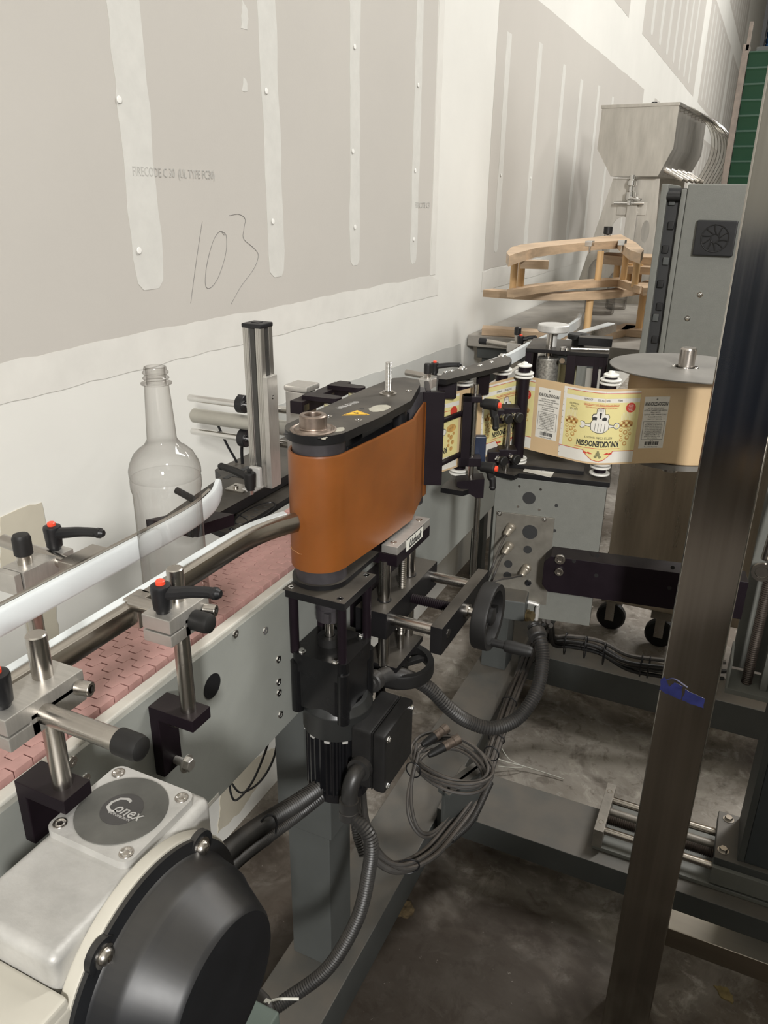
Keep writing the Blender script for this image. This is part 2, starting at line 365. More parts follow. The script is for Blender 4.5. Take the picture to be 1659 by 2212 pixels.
each('plate_screw',lambda b:lath(b,[(0,0),(.0055,0),(.005,.0015),(.0022,.0015),(.002,.0008),(0,.0008)],(0,0,0),(.01,0,0),16),[(-.4915,p[1],p[2]) for p in ((-0.49,0.392,0.944),(-0.49,0.403,0.916),(-0.49,0.729,0.857),(-0.49,0.727,0.823),(-0.49,0.727,0.806),(-0.49,0.728,0.77),(-0.49,0.642,0.942),(-0.49,0.703,0.914))],M['chrome'],cv)
b=nb(); p=(-0.492,0.575,0.747)
for dy in (-.006,.0): pass
box(b,-.4915,-.4907,p[1]-.013,p[1]+.013,p[2]-.003,p[2]+.003,.0003); obj('slot',b,M['wear'],cv)
# chain: each link its own part
bl=thing('conveyor_belt','pink plastic modular belt of interlocking links on the conveyor','belt',(-.572,.9,.93))
def link_mesh():
    x0,x1=-.057,.057; per=.0228; P=.0202; g=.0017
    def wave(off):
        o=[]
        for i in range(5):
            a=x0+i*per
            o+= [(a,off),(a+.42*per,off),(a+.52*per,off+.0102),(a+.90*per,off+.0102)]
            if i<4: o+=[(a+per-.0006,off+.0005)]
        o.append((x1,off+.0102)); return o
    f=wave(P-g); r=wave(0)
    b=nb(); prism(b,r+f[::-1],0,.0085,bev=.0009,seg=1)
    cyl(b,(-.0572,.0105,-.004),(.0572,.0105,-.004),.0052,14)
    return b
lk=None; y=.2
i=0
while y<1.75:
    if lk is None: lk=obj('chain_link',xf(link_mesh(),T(-.572,y,.9465)),M['pink'],bl,origin=(-.572,y,.9465))
    else:
        c=lk.copy(); COL.objects.link(c); c.location=V(lk.location)+V((0,i*.0202,0))
        c.rotation_euler=(random.uniform(-.003,.003),random.uniform(-.003,.003),random.uniform(-.002,.002))
    y+=.0202; i+=1
each('link_pin',lambda b:cyl(b,(-.0005,0,0),(.0008,0,0),.003,10),[(-.5148,.2105+.0202*i,.9425) for i in range(46)],M['pinkd'],bl)
# levers
def lever(par,M_,L=.055,tilt=0,cm=None,drop=0,redr=.0045):
    # local: hub axis +z, arm along +x
    b=nb(); lathe(b,[(0,-.004),(.0065,-.004),(.0065,.001),(.0085,.001),(.0098,.022),(.0092,.0245),(.006,.0255),(0,.0255)],None,20)
    pts=[(.002,0,.0165),(.016,0,.0185),(L*.55,0,.0215),(L*.85,0,.023),(L,0,.023)]
    tube(b,pts,.005,10,5,rf=lambda i:.0068-.0014*min(1,i/12)+ (.0006 if i>17 else 0))
    cyl(b,(L,0,.023),(L+.004,0,.0232),.0058,10,r1=.0035)
    h=obj('lever',xf(b,M_),cm or M['black'],par)
    b=nb(); lathe(b,[(0,.0255),(redr,.0255),(redr,.0285),(redr*.8,.0295),(0,.0295)],None,16); obj('button',xf(b,M_),M['red'],h,label='red push button')
    return h
def clamp(name,label,px,y,zb,ztop,blk,rod,scr=True,cap_post=False,near=True):
    # px post x; blk=(y0,y1,z0,z1,x0,x1); rod=(y,z,x0,x1,capped)
    t=thing(name,label,'clamp',(px,y,zb))
    return t
# clamp A (nearest)
def clamp_near(label,yp,ztop,zb,bz,yr,rx1,lev,capr=True,capx=.03):
    px=-.451; H=.060 if yp<.4 else .082; t=thing('rail_clamp',label,'clamp',(px,yp,zb-H))
    b=nb(); cyl(b,(px,yp,zb-.012),(px,yp,ztop),.008,24,ch=.001); obj('post',b,M['steel'],t)
    b=nb(); prism(b,[(-.491,zb-H),(-.491,zb+.004),(-.435,zb+.004),(-.435,zb-.010),(-.479,zb-.010),(-.479,zb-H)],-.0145,.0145,T(0,yp,0)@RX(90),.0012); obj('bracket',b,M['anod'],t)
    b=nb(); socket(b,(-.479,yp+.004,zb-.022),(1,0,0),.0055); obj('socket_screw',b,M['steel'],t)
    if H>.06: b=nb(); cyl(b,(-.479,yp+.004,zb-.072),(-.464,yp+.004,zb-.072),.0045,12); hexbolt(b,(-.465,yp+.004,zb-.072),(1,0,0),.0075,.007); obj('bolt',b,M['alu'],t)
    # cross block, long axis along y
    x0,x1=-.463,-.430; y0,y1=yr-.024,yp+.02
    b=nb(); box(b,x0,x1,y0,y1,bz-.0015,bz+.013,.0012); box(b,x0,x1,y0,y0+.028,bz-.015,bz-.003,.0012); box(b,x0,x1,y0+.02,y1,bz-.015,bz+.004,.0012); obj('cross_block',b,M['alu'],t)
    b=nb(); cyl(b,(-.505,yr+.009,bz-.002),(rx1,yr+.009,bz-.002),.008,24,ch=.0008); obj('rod',b,M['steel'],t)
    if capr:
        b=nb(); lath(b,[(0,0),(.0088,0),(.0098,.001),(.0098,.017),(.0088,.021),(.006,.023),(0,.0235)],(rx1-.014,yr+.009,bz-.002),(rx1,yr+.009,bz-.002),24); obj('end_cap',b,M['rubber'],t)
    b=nb(); socket(b,(x1,y1-.008,bz+.001),(1,.25,0),.006,.012); obj('socket_screw',b,M['steel'],t)
    lever(t,T(-.447,y0+.012,bz+.016)@RZ(lev))
    return t
clamp_near('nearest steel rail clamp, its rod pointing at the camera above the gearbox',.347,1.112,.965,1.062,.318,-.345,195)
clamp_near('steel rail clamp between the nearest clamp and the orange pad',.505,1.098,.935,1.052,.492,-.418,12)
# far side clamp
t=thing('rail_clamp','steel rail clamp on the wall side of the belt, with upright capped post','clamp',(-.665,.515,.88))
b=nb(); cyl(b,(-.665,.515,.88),(-.665,.515,1.075),.008,24); obj('post',b,M['steel'],t)
b=nb(); lath(b,[(0,0),(.0088,0),(.0098,.001),(.0098,.019),(.008,.023),(0,.0235)],(-.665,.515,1.062),(-.665,.515,1.1),24); obj('end_cap',b,M['rubber'],t)
b=nb(); box(b,-.68,-.648,.497,.566,1.030,1.052,.0015); box(b,-.682,-.65,.487,.496,1.028,1.052,.0015); obj('cross_block',b,M['alu'],t)
b=nb(); cyl(b,(-.735,.545,1.052),(-.607,.545,1.042),.0075,20,ch=.001); box(b,-.628,-.602,.525,.575,1.040,1.058,.001); obj('rod',b,M['steel'],t)
b=nb(); box(b,-.69,-.6525,.495,.535,.80,.905,.002); obj('bracket',b,M['anod'],t)
lever(t,T(-.664,.555,1.055)@RZ(12),L=.06)
t2=dup(t,(-.01,1.16,-.022),'far small rail clamp with black cap showing above the label applicator arm')
# rails
prail=[(-.008,-.0135),(-.0115,-.010),(-.0128,0),(-.0115,.010),(-.008,.0135),(.001,.0135),(.001,-.0135)]
def arcp(P): return [V(p) for p in P]
fr=thing('guide_rail','front guide rail, white strip on a steel bar, between bottle and clamps','rail',(-.512,.5,1.026))
path=[(-.509,-.1+.065*i,1.040) for i in range(11)]+[(-.509,.61,1.040),(-.509,.66,1.040),(-.507,.70,1.040),(-.498,.737,1.040),(-.480,.772,1.041)]
b=nb(); sweep(b,[(.001,-.0125),(.001,.0125),(.005,.0125),(.0095,.010),(.012,.003),(.012,-.004),(.0095,-.0105),(.005,-.0125)],smooth(path,6)); obj('steel_bar',b,M['rail'],fr)
b=nb(); sweep(b,prail,smooth(path[:-1]+[(-.488,.757,1.041)],6)); obj('white_strip',b,M['uhmw'],fr)
b=nb(); box(b,-.512,-.493,.495,.52,1.0255,1.0555,.002); box(b,-.5065,-.496,.515,.56,1.053,1.0555,.001); obj('rail_clip',b,M['steel'],fr)
br=thing('guide_rail','back guide rail on the wall side, wide white strip behind the bottle','rail',(-.6,.5,1.026))
path=[(-.600,-.1+.065*i,1.0435) for i in range(11)]+[(-.600,.62,1.0435),(-.600,.68,1.0435),(-.604,.73,1.0435),(-.616,.775,1.0435),(-.638,.815,1.0435)]
b=nb(); sweep(b,[(-x*.6,z) for x,z in prail],smooth(path,6)); obj('white_strip',b,M['uhmw'],br)
b=nb(); sweep(b,[(-.001,-.0135),(-.001,.0155),(-.0045,.0155),(-.0045,-.0135)],smooth(path[:-1],6)); obj('steel_bar',b,M['rail'],br)
# bottle
def glassy(name,tint,rough=.03):
    m=bpy.data.materials.new(name); m.use_nodes=True; nt=m.node_tree; N=nt.nodes; L=nt.links; N.remove(N['Principled BSDF'])
    lf=N.new('ShaderNodeLayerWeight'); lf.inputs[0].default_value=.5
    pw=N.new('ShaderNodeMath'); pw.operation='POWER'; L.new(lf.outputs['Facing'],pw.inputs[0]); pw.inputs[1].default_value=4
    lw=N.new('ShaderNodeMath'); lw.operation='MULTIPLY_ADD'; L.new(pw.outputs[0],lw.inputs[0]); lw.inputs[1].default_value=.45; lw.inputs[2].default_value=.03
    tr=N.new('ShaderNodeBsdfTransparent'); gl=N.new('ShaderNodeBsdfGlossy'); gl.inputs['Roughness'].default_value=rough
    fc=N.new('ShaderNodeLayerWeight'); fc.inputs[0].default_value=.35
    cr_=N.new('ShaderNodeValToRGB'); cr_.color_ramp.elements[0].color=tuple(tint[0])+(1,); cr_.color_ramp.elements[1].color=tuple(tint[1])+(1,); cr_.color_ramp.elements[1].position=.95
    L.new(fc.outputs['Facing'],cr_.inputs[0]); L.new(cr_.outputs[0],tr.inputs[0])
    mx=N.new('ShaderNodeMixShader'); L.new(lw.outputs[0],mx.inputs[0]); L.new(tr.outputs[0],mx.inputs[1]); L.new(gl.outputs[0],mx.inputs[2])
    L.new(mx.outputs[0],N['Material Output'].inputs[0]); return m
M['clear']=glassy('clear_plastic',((.96,.955,.95),(.50,.48,.46)))
def bottle_bm(x,y,z,s=1,h=.30,r=.038):
    pf=[(0,.006),(.020,.004),(.030,.0),(r-.002,.0015),(r,.005),(r,.02),(r-.001,.06),(r-.001,.16),(r+.0006,.166),(r+.0006,.176),(r-.0006,.178),(r+.0008,.181),(r+.0008,.187),(r-.001,.194),(r-.006,.204),(r-.012,.210),(r-.018,.214),(.0158,.221),(.0152,.235),(.0138,.262),(.0128,.2795),(.0128,.281),(.0160,.2815),(.0162,.283),(.0128,.2845),(.0118,.286),(.0138,.2875),(.0136,.2885),(.0118,.290),(.0118,.292),(.0136,.2933),(.0136,.2945),(.0118,.296),(.0118,.2985),(.0112,.300),(.0102,.300),(.0102,.28)]
    b=nb(); lathe(b,[(q*s,w*h/.3) for q,w in pf],T(x,y,z),40); return b
obj('bottle',bottle_bm(-.5605,.628,.9555,1,.298),M['clear'],label='empty clear plastic bottle without cap standing on the pink belt',cat='bottle',ang=50)
# ------------------------------------------------------------ gearbox with black motor cover
g=thing('gear_motor','cast aluminium gearbox with round dark badge and black domed cover, lower left corner','motor',(-.43,.36,.68))
b=nb(); box(b,-.4895,-.386,.262,.452,.80,.897,.009,seg=5); obj('housing',b,M['cast'],g)
b=nb()
def rrect(x0,x1,y0,y1,r,n=5):
    o=[]
    for cx,cy,a0 in ((x1-r,y1-r,0),(x0+r,y1-r,90),(x0+r,y0+r,180),(x1-r,y0+r,270)):
        for i in range(n+1): a=R(a0+90*i/n); o.append((cx+r*math.cos(a),cy+r*math.sin(a)))
    return o
prism(b,rrect(-.4885,-.394,.349,.441,.010),.894,.905,bev=.002); obj('top_boss',b,M['cast'],g)
b=nb(); cyl(b,(-.4415,.395,.905),(-.4415,.395,.9062),.0410,48); dk=obj('badge',b,M['disc'],g,label='round dark grey badge')
b=nb(); cyl(b,(-.4415,.395,.9062),(-.4415,.395,.9066),.019,40); obj('badge_centre',b,M['disc2'],dk)
text('badge_text','C',.030,T(-.4515,.3965,.9068)@RZ(0),M['logo'],dk,xs=.8,shear=.3)
text('badge_text','onex',.017,T(-.4335,.3945,.9068),M['logo'],dk,xs=.85,shear=.3)
text('badge_text','AUTOMATION',.0035,T(-.437,.387,.9068),M['logo'],dk,xs=1)
def hol(b): lathe(b,[(.0065,.0),(.0062,.0006),(.0052,.0006),(.0042,-.0003)],None,18); lathe(b,[(.0042,-.0003),(.0038,.0001),(.0033,-.0004),(.0028,.0001),(.002,.0),(0,-.0002)],None,14)
each('threaded_hole',hol,[(x,y,.9052) for x in (-.479,-.4035) for y in (.359,.431)],M['steel'],g)
# flange (light cast) and dome
FC=(.352,.80)
def ring(r0,r1,xa,xb,b,seg=64):
    pass
b=nb(); lath(b,[(0,0),(.108,0),(.109,.002),(.109,.010),(.108,.012),(0,.012)],(-.386,FC[0],FC[1]),(-.37,FC[0],FC[1]),72); box(b,-.386,-.374,.235,.30,.76,.86,.004); obj('flange',b,M['beige'],g,label='pale painted flange')
b=nb(); lath(b,[(0,0),(.106,0),(.106,.004),(.096,.007),(.0945,.010),(.092,.026),(.090,.032),(.0865,.037),(.071,.066),(.067,.070),(.060,.071),(0,.0712)],(-.374,FC[0],FC[1]),(-.37,FC[0],FC[1]),72)
for a in (53,127,-53,233):
    y,z=FC[0]+.099*math.cos(R(a)),FC[1]+.099*math.sin(R(a)); cyl(b,(-.374,y,z),(-.368,y,z),.015,24)
dm=obj('motor_cover',b,dusty(mat('cover_black',(.009,.0095,.011),.42,var=.15,scale=12,rvar=.1,spec=.4),(70,67,62),.5,10),g,label='matt black domed cover')
each('cover_screw',lambda b:button(b,(0,0,0),(1,0,0),.0072),[(-.368,FC[0]+.099*math.cos(R(a)),FC[1]+.099*math.sin(R(a))) for a in (53,127,-53,233)],M['steel'],dm)
b=nb(); box(b,-.4895,-.375,.09,.262,.70,.868,.004); obj('lower_housing',b,M['beige'],g,label='beige painted lower housing')
b=nb(); cyl(b,(-.452,.262,.832),(-.452,.245,.832),.0045,16); cyl(b,(-.374,.262,.84),(-.371,.262,.84),.007,20); obj('plug_screw',b,M['steel'],g)
g.scale=(.914,)*3; g.location=V((-.393,.329,.744))
# ------------------------------------------------------------ more materials
M['orange']=mat('orange_pad',(.215,.066,.010),.42,var=.16,scale=6,bump=.03,bscale=90,rvar=.1,thr=(.3,.75),sss=.25)
M['drum']=mat('drum_grey',(.035,.031,.034),.5,var=.15,scale=50)
M['brown']=mat('oiled_steel',(.30,.24,.20),.35,.9,var=.2,scale=40)
M['yellow']=mat('warning_yellow',(.75,.42,.02),.5,var=.03)
M['chip']=mat('scuff',(.36,.34,.28),.7,var=.1,scale=60)
M['label_w']=mat('label_white',(.68,.67,.60),.5,var=.02)
M['ink']=mat('ink_black',(.02,.02,.02),.6,var=.02)
M['extr']=mat('aluminium_extrusion',(.47,.455,.42),.33,.9,var=.05,scale=60,stretch=(1,1,.03),rvar=.05)
M['tube']=mat('grey_tube',(.38,.365,.32),.4,.5,var=.04,scale=30)
M['ptu']=mat('yellow_roller',(.45,.42,.25),.5,var=.05)
# ------------------------------------------------------------ wrap pad
w=thing('wrap_pad','tall orange belt pad with black top plate pressing beside the conveyor','wrap pad',(-.46,.95,.94))
def arc(cx,cy,r,a0,a1,n=14): return [(cx+r*math.cos(R(a0+(a1-a0)*i/n)),cy+r*math.sin(R(a0+(a1-a0)*i/n))) for i in range(n+1)]
def outline(o):
    return arc(-.4645,.80,.0345+o,180,362,24)+[(-.4215+o*.98,.90),(-.4175+o*.95,.982),(-.426+o*.9,1.015),(-.441+o*.9,1.078)]+arc(-.465,1.086,.0245+o,-18,110,10)+[(-.499-o,1.06)]
ctrl=[V((x,y,0)) for x,y in outline(0)]
b=nb(); P=outline(.0045); Q=outline(0)
n=len(P)
def ringf(pts,z): return [b.verts.new((x,y,z)) for x,y in pts]
rows=[(Q,.978),(P,.976),(P,.980),(P,1.03),(P,1.08),(P,1.128),(outline(.0035),1.1305),(outline(.001),1.1305),(Q,1.129)]
rr=[ringf(p,z) for p,z in rows]
for A,B in zip(rr,rr[1:]+rr[:1]):
    for i in range(n): b.faces.new((A[i],A[(i+1)%n],B[(i+1)%n],B[i]))
obj('belt',b,M['orange'],w,label='orange polyurethane belt',ang=50)
b=nb(); tube(b,[(-0.501,0.773,1),(-0.482,0.767,1),(-0.451,0.773,1)],.0004,5); 
pts=arc(-.4645,.80,.0393,215,262,10); bl_=nb()
tube(bl_,[(x,y,1.0+.0006*math.sin(i*1.3)) for i,(x,y) in enumerate(pts)],.0005,6,3); b.free(); obj('scratch',bl_,mat('scuffed_orange',(.36,.17,.07),.6,var=.2,scale=90),w,label='pale scuff across the belt')
b=nb(); lathe(b,[(0,.957),(.034,.957),(.034,.974),(.0335,1.132),(.0335,1.148),(0,1.148)],T(-.4645,.80,0),48); obj('roller',b,M['drum'],w)
b=nb(); lathe(b,[(0,.96),(.024,.96),(.024,1.146),(0,1.146)],T(-.465,1.086,0),32); obj('roller',b,M['drum'],w)
b=nb(); box(b,-.49,-.45,.85,1.05,.962,1.120,.002); obj('inner_frame',b,M['black'],w)
b=nb(); cyl(b,(-.438,.985,1.1),(-.438,.985,1.147),.010,20); obj('spacer',b,M['black'],w)
b=nb(); cyl(b,(-.47,.91,1.11),(-.47,.91,1.148),.009,16); obj('spacer',b,M['black'],w)
pl=arc(-.4645,.80,.0415,180,352,20)+[(-.4165,.875),(-.4165,.975),(-.445,1.075),(-.460,1.105),(-.487,1.11),(-.500,1.095),(-.506,1.0)]
b=nb(); prism(b,pl,1.147,1.158,bev=.0012); tp=obj('top_plate',b,M['anoddust'],w)
b=nb(); prism(b,[(x,y) for x,y in arc(-.4645,.80,.0385,180,360,20)+[(-.424,.95),(-.45,1.08),(-.495,1.08)]],.951,.9575,bev=.001); obj('bottom_plate',b,M['anoddust'],w)
b=nb(); c0=(-0.466,0.785,1.158)
lathe(b,[(.0285,0),(.0285,.001),(.0265,.002),(.0245,.0005),(.0235,.0005),(.022,.003),(.0175,.003),(.0170,.004),(0,.004)],T(c0[0]+.002,c0[1]+.001,1.158),40); obj('bearing',b,M['brown'],w)
b=nb(); lathe(b,[(.0168,0),(.0168,.0135),(.0155,.015),(.0108,.015),(.0098,.0135),(.0095,.003),(0,.003)],T(c0[0]+.002,c0[1]+.001,1.162),36); box(b,c0[0],c0[0]+.004,c0[1]+.011,c0[1]+.015,1.165,1.1765); obj('shaft_end',b,M['brown'],w)
c1=(-0.462,0.996,1.158)
b=nb(); thread(b,(c1[0],c1[1],1.157),(c1[0],c1[1],1.204),.0047,.0018,14); obj('threaded_rod',b,M['chrome'],w)
b=nb(); lathe(b,[(.0085,0),(.0125,0),(.0125,.0015),(.0085,.0015)],T(c1[0],c1[1],1.158),24,True); lathe(b,[(.005,.0015),(.0085,.0015),(.0085,.0045),(.005,.0045)],T(c1[0],c1[1],1.158),6); obj('washer',b,M['steel'],w)
def disk_at(b,p,r,h=.0006,seg=16): lathe(b,[(0,0),(r,0),(r,h),(r*.55,h),(r*.5,-.0002),(0,-.0002)],T(*p),seg)
for i,(u,v) in enumerate(((710,900),(774,908),(882,845),(604+16,940),(628,933),(689,947))):
    pass
for (u_v,k) in (((-0.477,0.848,1.158),1),((-0.435,0.85,1.158),1),((-0.443,1.027,1.158),1)):
    b=nb(); disk_at(b,(u_v[0],u_v[1],1.158),.005); obj('plate_screw',b,M['steel'],tp)
for q in ((-0.484,0.755,1.158),(-0.482,0.765,1.158),(-0.439,0.759,1.158),(-0.457,0.903,1.158)):
    b=nb(); cyl(b,(q[0],q[1],1.1578),(q[0],q[1],1.1583),.003,16); obj('plate_hole',b,M['black'],tp)
# warning sticker (triangle with symbol)
q0,q1,q2=(-0.463,0.862,1.158),(-0.458,0.891,1.158),(-0.435,0.879,1.158)
def tri(s,z0,z1,m,name):
    cx=(q0[0]+q1[0]+q2[0])/3; cy=(q0[1]+q1[1]+q2[1])/3
    b=nb(); prism(b,[(cx+(q[0]-cx)*s,cy+(q[1]-cy)*s) for q in (q0,q2,q1)],z0,z1); return obj(name,b,m,tp)
tri(1.1,1.1579,1.1583,M['yellow'],'warning_sticker'); tri(.92,1.1583,1.1585,M['ink'],'sticker_border'); tri(.8,1.1585,1.1587,M['yellow'],'sticker_face')
cx=(q0[0]+q1[0]+q2[0])/3; cy=(q0[1]+q1[1]+q2[1])/3
b=nb(); prism(b,[(cx-.004,cy-.003),(cx+.004,cy-.003),(cx+.003,cy),(cx+.0005,cy+.0035),(cx-.001,cy+.001),(cx-.004,cy+.0015)],1.1587,1.1589); obj('sticker_symbol',b,M['ink'],tp)
for i,(q,r) in enumerate((((-0.437,0.916,1.158),.013),((-0.436,0.8,1.158),.0065),((-0.434,0.76,1.158),.003))):
    b=nb(); prism(b,ragged([(q[0]+r*math.cos(a)*1.0,q[1]+r*math.sin(a)*1.6) for a in [2*PI*k/12 for k in range(12)]],.0012,.004,i),1.1578,1.1583); obj('worn_patch',b,M['chip'],tp)
q=(-0.482,0.912,1.158); text('plate_text','UNI-BAND',.013,T(q[0],q[1],1.1582)@RZ(82),M['logo'],tp,ext=.0001,xs=.75)
# ------------------------------------------------------------ pad mount and motor
pm=thing('pad_motor','black vertical finned motor with square gearhead below the orange pad','motor',(-.447,.795,.617))
b=nb(); box(b,-.496,-.405,.752,.845,.938,.949,.0012); mp_=obj('mount_plate',b,M['anoddust'],pm)
for x,y in ((-.488,.762),(-.416,.762),(-.416,.836)):
    b=nb(); disk_at(b,(x,y,.949),.0042,.0007); obj('plate_screw',b,M['chrome'],mp_)
for x,y in ((-.486,.762),(-.414,.762),(-.486,.834),(-.414,.834)):
    b=nb(); cyl(b,(x,y,.852),(x,y,.938),.0062,18); obj('standoff',b,M['anod'],pm)
b=nb(); lathe(b,[(0,.895),(.018,.895),(.018,.912),(.0165,.913),(.0165,.915),(.018,.916),(.018,.934),(0,.934)],T(-.452,.797,0),32); box(b,-.449,-.441,.776,.786,.897,.912,.001); obj('coupling',b,M['drum'],pm)
b=nb(); cyl(b,(-.452,.797,.86),(-.452,.797,.9),.0065,20); obj('shaft',b,M['steel'],pm)
b=nb(); lathe(b,[(.0075,.856),(.0165,.856),(.0165,.868),(.0075,.868)],T(-.452,.797,0),28,True); obj('shaft_collar',b,M['rubber'],pm)
b=nb(); prism(b,rrect(-.489,-.405,.753,.838,.012),.828,.856,bev=.002); prism(b,rrect(-.4875,-.4065,.7545,.8365,.016),.772,.832,bev=.001)
for x,y in ((-.487,.755),(-.407,.755),(-.407,.836),(-.487,.836)): cyl(b,(x+(.0045 if x<-.45 else -.0045),y+(.0045 if y<.8 else -.0045),.762),(x+(.0045 if x<-.45 else -.0045),y+(.0045 if y<.8 else -.0045),.84),.0085,16)
gh=obj('gearhead',b,dusty(mat('gearhead_black',(.006,.006,.0065),.25,var=.1,spec=.45),(52,50,47),.3,12),pm)
for x,y in ((-.482,.760),(-.413,.7575),(-.413,.8315)):
    b=nb(); hexbolt(b,(x-.008*(x>-.45)+.008*(x<-.45),y,.8565),(0,0,1),.0042,.004); obj('hex_bolt',b,M['chrome'],gh)
b=nb(); lathe(b,[(.036,.778),(.042,.778),(.0485,.768),(.0495,.766),(.0495,.732),(.036,.732)],T(-.4405,.797,0),40,True); obj('clamp_ring',b,mat('ring_black',(.018,.0185,.018),.35,var=.1),pm)
pf=[]
for i in range(120):
    a=2*PI*i/120; r=.0465 if i%4<2 else .0410
    pf.append((-.4405+r*math.cos(a),.797+r*math.sin(a)))
b=nb(); prism(b,pf,.632,.742); lathe(b,[(0,.617),(.040,.617),(.0455,.622),(.0455,.636),(0,.636)],T(-.4405,.797,0),40); obj('finned_body',b,M['motor'],pm)
for a in range(0,360,30):
    b=nb(); box(b,-.004,.004,.0445,.0490,.7275,.7325,.0005,T(-.4405,.797,0)@RZ(a+10)); obj('vent_tab',b,M['cast'],pm)
jb=thing('junction_box','black terminal box with screws on the camera side of the pad motor','electrical box',(-.374,.812,.661))
b=nb(); box(b,-.402,-.371,.762,.858,.661,.757,.004); obj('body',b,M['rubber'],jb)
b=nb(); box(b,-.3695,-.350,.7615,.8585,.6605,.7575,.005); box(b,-.371,-.3695,.763,.857,.662,.756); ld=obj('lid',b,M['rubber'],jb)
for y,z in ((.771,.748),(.849,.748),(.771,.670)):
    b=nb(); hexbolt(b,(-.350,y,z),(1,0,0),.0036,.003); obj('lid_screw',b,M['chrome'],ld)
b=nb(); cyl(b,(-.385,.762,.697),(-.385,.752,.697),.017,24); tube(b,[(-.385,.756,.697),(-.386,.742,.695),(-.388,.733,.680),(-.389,.732,.655)],.0115,16,8); obj('elbow',b,M['hose'],jb)
b=nb(); lath(b,[(0,0),(.0135,0),(.0135,.016),(.012,.017),(.0135,.018),(.0135,.030),(0,.030)],(-.389,.732,.662),(-.390,.731,.60),24); obj('conduit_nut',b,M['hose'],jb)
b=nb(); hose(b,[(-.390,.731,.64),(-0.356,0.73,0.611),(-0.356,0.725,0.548),(-0.367,0.71,0.47),(-0.4,0.68,0.389),(-0.451,0.64,0.34),(-0.468,0.6,0.337),(-0.475,0.55,0.353)],.0105); obj('conduit',b,M['hose'],None,label='corrugated black conduit curving down from the terminal box to the lower left',cat='conduit')
b=nb(); hose(b,[(-0.455,0.8,0.629),(-0.452,0.76,0.637),(-0.46,0.71,0.645),(-0.469,0.64,0.664),(-0.464,0.57,0.691),(-0.448,0.5,0.723)],.0125); cd=obj('conduit',b,M['hose'],None,label='thick corrugated conduit running from the motor bottom behind the black dome',cat='conduit')
b=nb(); hose(b,[(-0.44,0.8,0.627),(-0.444,0.76,0.627),(-0.457,0.71,0.626),(-0.463,0.64,0.643),(-0.458,0.57,0.671),(-0.444,0.5,0.701)],.0085,.0036); obj('conduit',b,M['hose'],None,label='thinner corrugated conduit strapped under the thick one behind the dome',cat='conduit')
b=nb()
q=(-0.461,0.64,0.657); tube(b,[(q[0]+.018*math.cos(a)*.3,q[1]+.015*math.cos(a),q[2]+.024*math.sin(a)) for a in [2*PI*k/10 for k in range(10)]],.0014,6,3,closed=True); obj('cable_tie',b,M['black'],cd)
b=nb(); hose(b,[(-0.411,0.835,0.776),(-0.41,0.86,0.772),(-0.406,0.9,0.758),(-0.392,0.93,0.738),(-0.364,0.95,0.714),(-0.334,0.96,0.681),(-0.307,0.98,0.65),(-0.27,1,0.635),(-0.24,1.04,0.639),(-0.224,1.08,0.668),(-0.227,1.12,0.702),(-0.238,1.14,0.728),(-0.257,1.16,0.744)],.0118,.0044); h3=obj('conduit',b,M['hose'],None,label='fat corrugated conduit looping from the motor up to the grey junction box',cat='conduit')
b=nb(); lath(b,[(0,0),(.0135,0),(.0155,.002),(.0155,.014),(.0135,.016),(0,.016)],(-0.409,0.855,0.775),(-0.41,0.83,0.778),20); obj('conduit_nut',b,M['hose'],h3)
b=nb(); lath(b,[(0,0),(.0135,0),(.016,.002),(.016,.014),(.0135,.016),(0,.016)],(-0.242,1.14,0.733),(-0.262,1.17,0.745),20); obj('conduit_nut',b,M['hose'],h3)
# ------------------------------------------------------------ slide carriage with hand wheels
ca=thing('slide_carriage','black adjusting slide with guide rods and two hand wheels beside the pad','slide',(-.40,.955,.76))
b=nb(); box(b,-.4215,-.397,.894,1.014,.958,.970,.0008); tpz=obj('top_bar',b,M['alu'],ca,label='milled aluminium top bar')
b=nb(); box(b,-.452,-.397,.893,1.015,.940,.9575,.001); obj('mount_block',b,M['anod'],ca)
for y in (.908,1.0):
    b=nb(); disk_at(b,(-.409,y,.970),.0048,.0005); obj('bar_screw',b,M['steel'],tpz)
MR=Mx(((0,0,1,-.3968),(1,0,0,.955),(0,1,0,.960),(0,0,0,1)))
b=nb(); box(b,-.030,.030,-.0095,.0095,0,.0006,M=MR); lb=obj('name_label',b,M['label_w'],tpz,label='white sticker with black script')
text('label_text','Lixback',.0175,MR@T(0,-.001,.0008),M['ink'],lb,ext=.0001,xs=.82,shear=.35,offset=.0004)
b=nb(); box(b,-.30/10-.0005,.0305,-.010,-.0088,.0004,.0009,M=MR); box(b,-.0305,.0305,.0088,.010,.0004,.0009,M=MR); obj('label_border',b,M['ink'],lb)
b=nb(); box(b,-.447,-.3975,.863,1.055,.838,.880,.0012); obj('slide_block',b,M['anoddust'],ca)
for y in (.899,.990):
    b=nb(); cyl(b,(-.418,y,.772),(-.418,y,.945),.0085,24); obj('guide_rod',b,M['steel'],ca)
    b=nb(); lathe(b,[(.0085,.8805),(.0102,.8805),(.0102,.8815),(.0085,.8815)],T(-.418,y,0),24,True); obj('bushing',b,M['black'],ca)
b=nb(); thread(b,(-.412,.948,.80),(-.412,.948,.945),.0065,.0032,14); obj('lead_screw',b,M['steel'],ca)
for y in (.884,1.036):
    b=nb(); cyl(b,(-.398,y,.861),(-.328,y,.861),.0085,24); obj('guide_rod',b,M['steel'],ca)
b=nb(); thread(b,(-.398,.953,.862),(-.328,.953,.862),.0078,.003,14); obj('lead_screw',b,M['anod'],ca)
b=nb(); box(b,-.330,-.3125,.859,1.058,.839,.881,.001); ob_=obj('outer_bar',b,M['anoddust'],ca)
